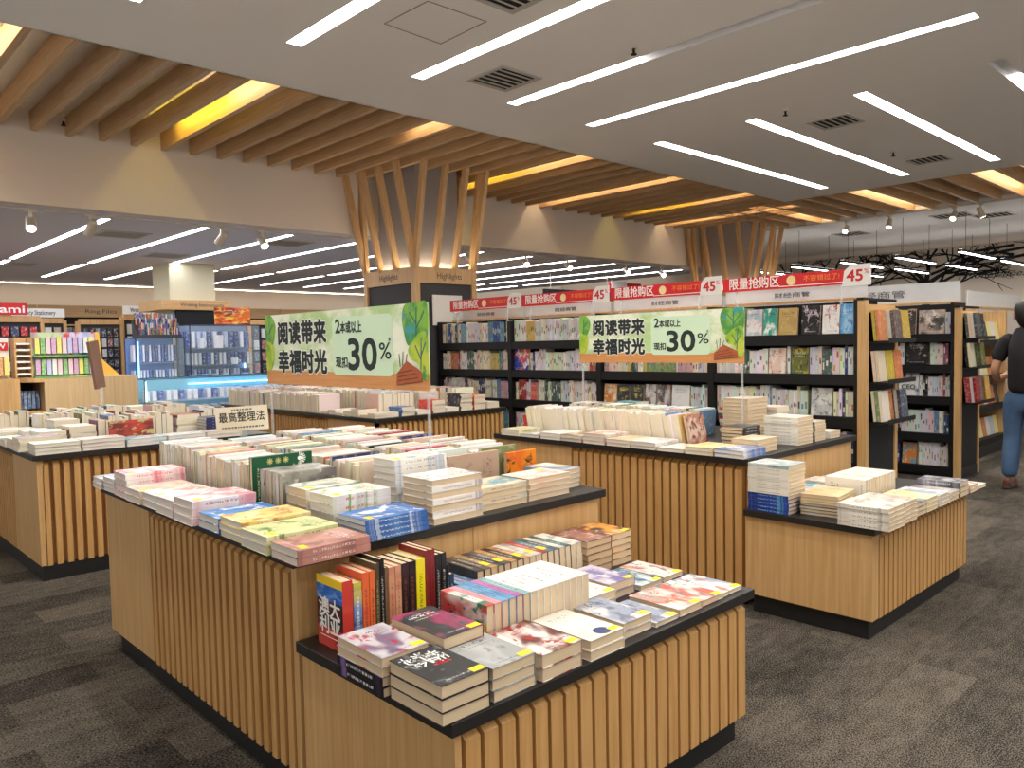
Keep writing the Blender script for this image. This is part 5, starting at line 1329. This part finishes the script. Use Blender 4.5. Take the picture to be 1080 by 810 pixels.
MB().box(-.045, .045, -.012, .012, -.17, .19, M=M).build('panel', plain('brown card', (132, 100, 84), .6, vary=.15, scale=30), t)
MB().box(1.79, 1.81, 6.41, 6.43, .815, 1.19).box(1.75, 1.85, 6.375, 6.465, .8105, .816).build('stand', ACRYL, t)

# items behind the front bookcase, left of the far pillar
t = thing('slatted_counter', 'tall slatted oak display glimpsed between pillar and red strips', 'counter', (8.95, 10.0, 0))
MB().box(8.4, 9.5, 9.83, 10.6, 0, 2.05).build('body', WOOD, t); mb = MB(); slats(mb, 8.4, 9.5, 9.80, .1, 2.04, 'x', .03, .05, .09); mb.build('slat_panel', SLATW, t)
t = thing('store_sign', 'black fascia board under the low ceiling, behind the red strips', 'sign', (12.5, 11, 2.35)); MB().box(11.4, 13.6, 11.0, 11.06, 2.36, 2.56).build('board', PANELB, t); MB().bar((11.6, 11.03, 2.56), (11.6, 11.03, 2.9), .012, .012).bar((13.4, 11.03, 2.56), (13.4, 11.03, 2.9), .012, .012).build('hanger', METAL, t)
t = thing('store_sign', 'small hanging red board with a pale notice over the red strips', 'sign', (14.3, 11.2, 2.6)); MB().box(13.7, 14.85, 11.2, 11.23, 2.60, 2.80).build('board', REDS, t); MB().box(13.75, 14.3, 11.18, 11.2, 2.62, 2.82).build('notice', WHITE, t); MB().bar((13.8, 11.215, 2.8), (13.8, 11.215, 2.9), .01, .01).bar((14.3, 11.215, 2.8), (14.3, 11.215, 2.9), .01, .01).build('hanger', METAL, t)

# ------------------------------------------------------------------ hanging line lamps and tree mural on the far wall
def line_lamp(x0, x1, y, z, lab):
    t = thing('line_pendant', lab, 'pendant light', ((x0+x1)/2, y, 3.62), 'black line pendants before the tree mural')
    MB().box(x0, x1, y-.045, y+.045, z, z+.045).build('housing', PLINTH, t)
    MB().box(x0+.02, x1-.02, y-.03, y+.03, z-.006, z-.0005).build('diffuser', LAMPF, t)
    MB().box(x0+.02, x1-.02, y-.03, y+.03, z+.0455, z+.049).build('added_top_glow', ADDGLOW, t)
    for x in (x0+.3, x1-.3): MB().tube((x, y, z+.045), (x, y, 3.62), .004, n=6).build('wire', PLINTH, t)
for i, y in enumerate((8.45, 7.47, 6.48, 5.48, 4.44, 3.42)): line_lamp(14.85, 16.8, y, 2.88, 'black line pendant in the front rank, %s from the far pillar' % ordinal(i+1))
for i, y in enumerate((7.45, 6.43, 5.44, 4.46, 3.4)): line_lamp(17.4, 19.3, y, 2.88, 'black line pendant in the rear rank, %s from the far pillar' % ordinal(i+1))
mur = MB(); R3 = random.Random(5)
def limb(y, z, a, w, n):
    if n == 0 or w < .006: return
    L = R3.uniform(.28, .5)*(.6+.14*n)
    pts = [(y, z)]; aa = a
    for s in range(5):
        aa += R3.uniform(-.22, .22); y += L/5*math.cos(aa); z += L/5*math.sin(aa)*.8; pts.append((y, z))
    for j in range(5):
        (a0, b0), (a1, b1) = pts[j], pts[j+1]; d = Vector((a1-a0, b1-b0)); d.normalize(); nn = Vector((-d.y, d.x))
        w0, w1 = w*(1-.35*j/5)/2, w*(1-.35*(j+1)/5)/2
        if max(b0, b1) > 3.5: break
        mur.prism([(a0-nn.x*w0, b0-nn.y*w0), (a1-nn.x*w1, b1-nn.y*w1), (a1+nn.x*w1, b1+nn.y*w1), (a0+nn.x*w0, b0+nn.y*w0)], frame(VY, VZ, VX, (19.99, 0, 0)), .006)
    for q in range(R3.choice((2, 2, 3))):
        limb(y, z, aa + R3.uniform(-.8, .8), w*R3.uniform(.5, .75), n-1)
for y0, z0, a, w, n in ((6.75, 2.0, 1.5, .26, 1), (6.75, 2.5, 2.6, .11, 5), (6.75, 2.6, 2.1, .12, 5), (6.7, 2.65, 1.6, .13, 5), (6.7, 2.65, 1.1, .12, 5), (6.65, 2.6, .6, .10, 5), (8.3, 2.5, 1.9, .11, 5), (8.5, 2.5, 2.5, .10, 5), (9.9, 2.5, 1.7, .10, 5), (9.6, 2.6, 2.3, .09, 5), (5.6, 3.1, .5, .08, 4), (4.9, 3.2, .4, .07, 4), (4.2, 3.25, .4, .06, 4)):
    limb(y0, z0, a, w, n)
# long bare boughs reaching over the lettering
for pts in (((6.6, 2.9), (5.9, 3.15), (5.1, 3.3), (4.2, 3.4)), ((6.5, 3.05), (5.7, 3.35), (4.9, 3.42)), ((5.6, 3.2), (4.9, 3.15), (4.0, 3.3))):
    for p, q in zip(pts, pts[1:]): mur.bar((19.993, *p), (19.993, *q), .005, .06, up=VZ)
o = mur.build('mural_art', plain('mural black', (20, 19, 18), .8)); tag(o, 'black bare tree mural spreading across the far wall', 'mural')
t = thing('wall_lettering', 'handwritten black sentence on the far wall under the tree mural', 'lettering', (19.99, 4.8, 2.8))
o = text("Money doesn't make y", .2, frame(-VY, VZ, -VX, (19.985, 4.75, 2.80)), INK, t, width=2.3, shear=.35)

# ------------------------------------------------------------------ the person at the second row
def skin(name, pts, edges, mat, parent, root=0, sub=2):
    """pts: (x, y, z, radius or (rx, ry))"""
    me = bpy.data.meshes.new(name); me.from_pydata([p[:3] for p in pts], edges, [])
    o = bpy.data.objects.new(name, me); COL.objects.link(o)
    sm = o.modifiers.new('s', 'SKIN'); sm.use_smooth_shade = True
    for i, v in enumerate(me.skin_vertices[0].data):
        r = pts[i][3]; v.radius = r if isinstance(r, tuple) else (r, r); v.use_root = (i == root)
    ss = o.modifiers.new('d', 'SUBSURF'); ss.levels = sub; ss.render_levels = sub
    bpy.context.view_layer.update()
    ev = o.evaluated_get(bpy.context.evaluated_depsgraph_get())
    nm = bpy.data.meshes.new_from_object(ev)
    bpy.data.objects.remove(o)
    nm.name = name; nm.materials.clear(); nm.materials.append(mat)
    o = bpy.data.objects.new(name, nm); COL.objects.link(o)
    nm.polygons.foreach_set('use_smooth', [True]*len(nm.polygons))
    o.parent = parent
    return o
def chain(n0, n): return [(n0+i, n0+i+1) for i in range(n-1)]
SKINM = plain('skin', (196, 144, 116), .55, vary=.04)
TEE = plain('black cotton', (22, 21, 24), .85, vary=.2, scale=20)
DENIM, k, b, _ = new_mat('blue denim')
n1 = k.noise(k.coord('Object'), 6, 4, .6); n2 = k.noise(k.coord('Object'), 300, 1)
k.link(k.mix(k.math('MULTIPLY', k.math('ADD', n1, n2), .5), lin(34, 58, 92), lin(96, 128, 164)), b.inputs['Base Color']); b.inputs['Roughness'].default_value = .85
HAIR = plain('black hair', (18, 15, 14), .5, vary=.3, scale=60)
SHOE = plain('brown shoe leather', (92, 52, 36), .5)
PX, PY = 8.45, 1.965
per = thing('person', 'person seen from behind in black T-shirt and blue jeans beside the oak end rack', 'person', (PX, PY, 0))
# local axes: +x is forward, +y is the person's own left
def L(x, y, z, r): return (x, y, z, r)
bp_ = [L(0, 0, .93, (.12, .085)), L(.01, 0, 1.08, (.105, .075)), L(.0, 0, 1.25, (.13, .08)), L(-.005, 0, 1.40, (.13, .085)), L(.0, 0, 1.475, .062), L(.018, 0, 1.53, .055), L(.03, .005, 1.59, (.07, .085)), L(.03, .005, 1.66, (.078, .098)), L(.022, .005, 1.715, (.06, .075))]
E_ = chain(0, 9)
def add(pts, at, start=None):
    n0 = len(bp_); bp_.extend(pts); E_.append((at, n0)); E_.extend(chain(n0, len(pts)))
    return n0
la = add([L(-.01, .09, 1.37, .04), L(-.03, .185, 1.32, .042), L(-.075, .235, 1.12, .043), L(.05, .245, 1.02, .037), L(.17, .20, 1.06, .028), L(.205, .185, 1.075, (.024, .034)), L(.245, .165, 1.09, (.015, .036))], 3)
for f, (dy, ln) in enumerate(((-.024, .070), (-.008, .080), (.008, .076), (.024, .060))):
    add([L(.262, .165+dy, 1.092+f*.002, .0085), L(.262+ln*.5, .150+dy, 1.085, .0078), L(.262+ln*.8, .138+dy*.9, 1.055, .0068)], la+6)
add([L(.215, .145, 1.088, .0095), L(.245, .118, 1.09, .0082), L(.268, .105, 1.075, .007)], la+5)
ra = add([L(-.01, -.09, 1.37, .04), L(-.03, -.185, 1.32, .042), L(-.05, -.235, 1.10, .043), L(.05, -.235, .88, .036), L(.075, -.225, .83, .027), L(.09, -.222, .79, (.034, .022)), L(.10, -.22, .75, (.036, .015))], 3)
for f, (dx, ln) in enumerate(((.026, .066), (.009, .076), (-.008, .072), (-.024, .056))):
    add([L(.10+dx, -.22, .735, .0085), L(.105+dx, -.215, .735-ln*.5, .0078), L(.10+dx, -.205, .735-ln*.9, .0068)], ra+6)
add([L(.12, -.205, .785, .0095), L(.145, -.195, .755, .0082), L(.148, -.188, .728, .007)], ra+5)
add([L(.0, .085, .88, .09), L(.045, .105, .50, .06), L(.0, .11, .30, .055), L(-.03, .115, .10, .038), L(.06, .125, .045, .032), L(.12, .13, .035, .028)], 0)
add([L(.0, -.085, .88, .09), L(.01, -.10, .50, .06), L(-.06, -.10, .30, .055), L(-.16, -.10, .12, .038), L(-.08, -.105, .05, .032), L(-.02, -.11, .035, .028)], 0)
body = skin('body', bp_, E_, SKINM, per)
# face: nose, ears, eyes, mouth
fc = MB().prism([(0, .03), (.024, -.008), (0, -.012)], frame(VX, VZ, -VY, (.108, .018, 1.605)), .026); fc.build('nose', SKINM, None, smooth=False).parent = per
for s in (-1, 1):
    e = MB().prism(smooth_blob([(-.016, .03), (.014, .032), (.018, .005), (.004, -.03), (-.01, -.02)], 4), frame(VX, VZ, VY*s if s < 0 else -VY, (.015, .005+s*.100, 1.615)), .014); e.build('ear', SKINM, None).parent = per
    e = MB().tube((.098, .005+s*.034, 1.63), (.104, .005+s*.034, 1.63), .011, .009, 12); e.build('eye', INK, None).parent = per
MB().box(.092, .102, -.02, .03, 1.565, 1.573).build('mouth', plain('lips', (150, 80, 76), .5), None).parent = per
hp = []
hb_ = [L(-.035, .005, 1.505, (.03, .05)), L(-.03, .005, 1.56, (.065, .095)), L(-.014, .005, 1.63, (.096, .118)), L(.004, .005, 1.70, (.104, .118)), L(.016, .005, 1.755, (.07, .075))]
skin('hair', hb_, chain(0, 5), HAIR, per)
tp = [L(0, 0, .86, (.19, .16)), L(0, 0, 1.04, (.185, .15)), L(-.012, 0, 1.24, (.20, .145)), L(-.006, 0, 1.395, (.18, .135)), L(-.004, 0, 1.475, (.11, .10)), L(.0, 0, 1.515, (.078, .08))]
te = chain(0, 6)
for s in (1, -1):
    n0 = len(tp); tp += [L(-.006, s*.085, 1.40, .105), L(-.016, s*.15, 1.38, .088), L(-.035, s*.195, 1.30, .074), L(-.056, s*.222, 1.18, .070)]; te += [(3, n0)] + chain(n0, 4)
shirt = skin('t_shirt', tp, te, TEE, per)
jp = [L(0, 0, .96, (.15, .125)), L(0, 0, .87, (.155, .13)), L(.005, .09, .80, .112), L(.045, .105, .50, .080), L(.005, .11, .33, .082), L(-.03, .115, .09, .070), L(.005, -.09, .80, .112), L(.01, -.10, .50, .082), L(-.06, -.10, .30, .076), L(-.15, -.10, .10, .072)]
skin('jeans', jp, [(0, 1), (1, 2), (2, 3), (3, 4), (4, 5), (1, 6), (6, 7), (7, 8), (8, 9)], DENIM, per)
def shoe(x, y, z, pitch):
    pts = smooth_blob([(-.10, -.035), (.0, -.036), (.10, -.045), (.165, -.03), (.175, .0), (.16, .03), (.10, .042), (.0, .036), (-.10, .035), (-.12, 0)], 4)
    R = Matrix.Translation((x, y, z)) @ Matrix.Rotation(math.radians(pitch), 4, 'Y')
    m = MB(); m.prism([(p[0]*1.03, p[1]*1.06) for p in pts], R, .022, 1)
    rings = [(0, 1, .022), (0, .98, .05), (-.012, .86, .075), (-.035, .62, .10)]
    vs = []; n = len(pts)
    for dx, s, h in rings: vs += [R @ Vector((p[0]*s+dx, p[1]*s, h)) for p in pts]
    fs = [(r*n+i, r*n+(i+1) % n, (r+1)*n+(i+1) % n, (r+1)*n+i) for r in range(3) for i in range(n)] + [tuple(range(3*n, 4*n))]
    m.add(vs, fs, 0)
    o = m.build('shoe', [SHOE, plain('shoe sole', (60, 54, 50), .7)], None); o.parent = per
    o.data.polygons.foreach_set('use_smooth', [True]*len(o.data.polygons))
shoe(-.0, .12, .0, 0); shoe(-.13, -.105, .03, 14)

# ------------------------------------------------------------------ camera, world, view
F, YAW, PITCH, ROLL, CH = 822.0, .7590, .0508, .0202, 1.45
cy, sy_, cp, sp, cr, sr = math.cos(YAW), math.sin(YAW), math.cos(PITCH), math.sin(PITCH), math.cos(ROLL), math.sin(ROLL)
fw = Vector((sy_*cp, cy*cp, -sp)); rt = Vector((cy, -sy_, 0)); dn = fw.cross(rt)
r2 = rt*cr + dn*sr; d2 = dn*cr - rt*sr
cam = bpy.data.cameras.new('camera'); cam.sensor_width = 36; cam.sensor_fit = 'HORIZONTAL'; cam.lens = F/1080*36; cam.clip_end = 100
co = bpy.data.objects.new('camera', cam); COL.objects.link(co)
co.matrix_world = frame(r2, -d2, -fw, (0, 0, CH))
SC.camera = co
w = bpy.data.worlds.new('world'); SC.world = w; w.use_nodes = True
w.node_tree.nodes['Background'].inputs[0].default_value = (1, .95, .89, 1); w.node_tree.nodes['Background'].inputs[1].default_value = .85
vs_ = SC.view_settings; vs_.view_transform = 'Standard'; vs_.look = 'None'; vs_.gamma = 1; vs_.use_curve_mapping = False; vs_.exposure = 0.2
cyc = SC.cycles; cyc.max_bounces = 10; cyc.diffuse_bounces = 7; cyc.glossy_bounces = 3; cyc.transparent_max_bounces = 10; cyc.sample_clamp_indirect = 6; cyc.use_denoising = True
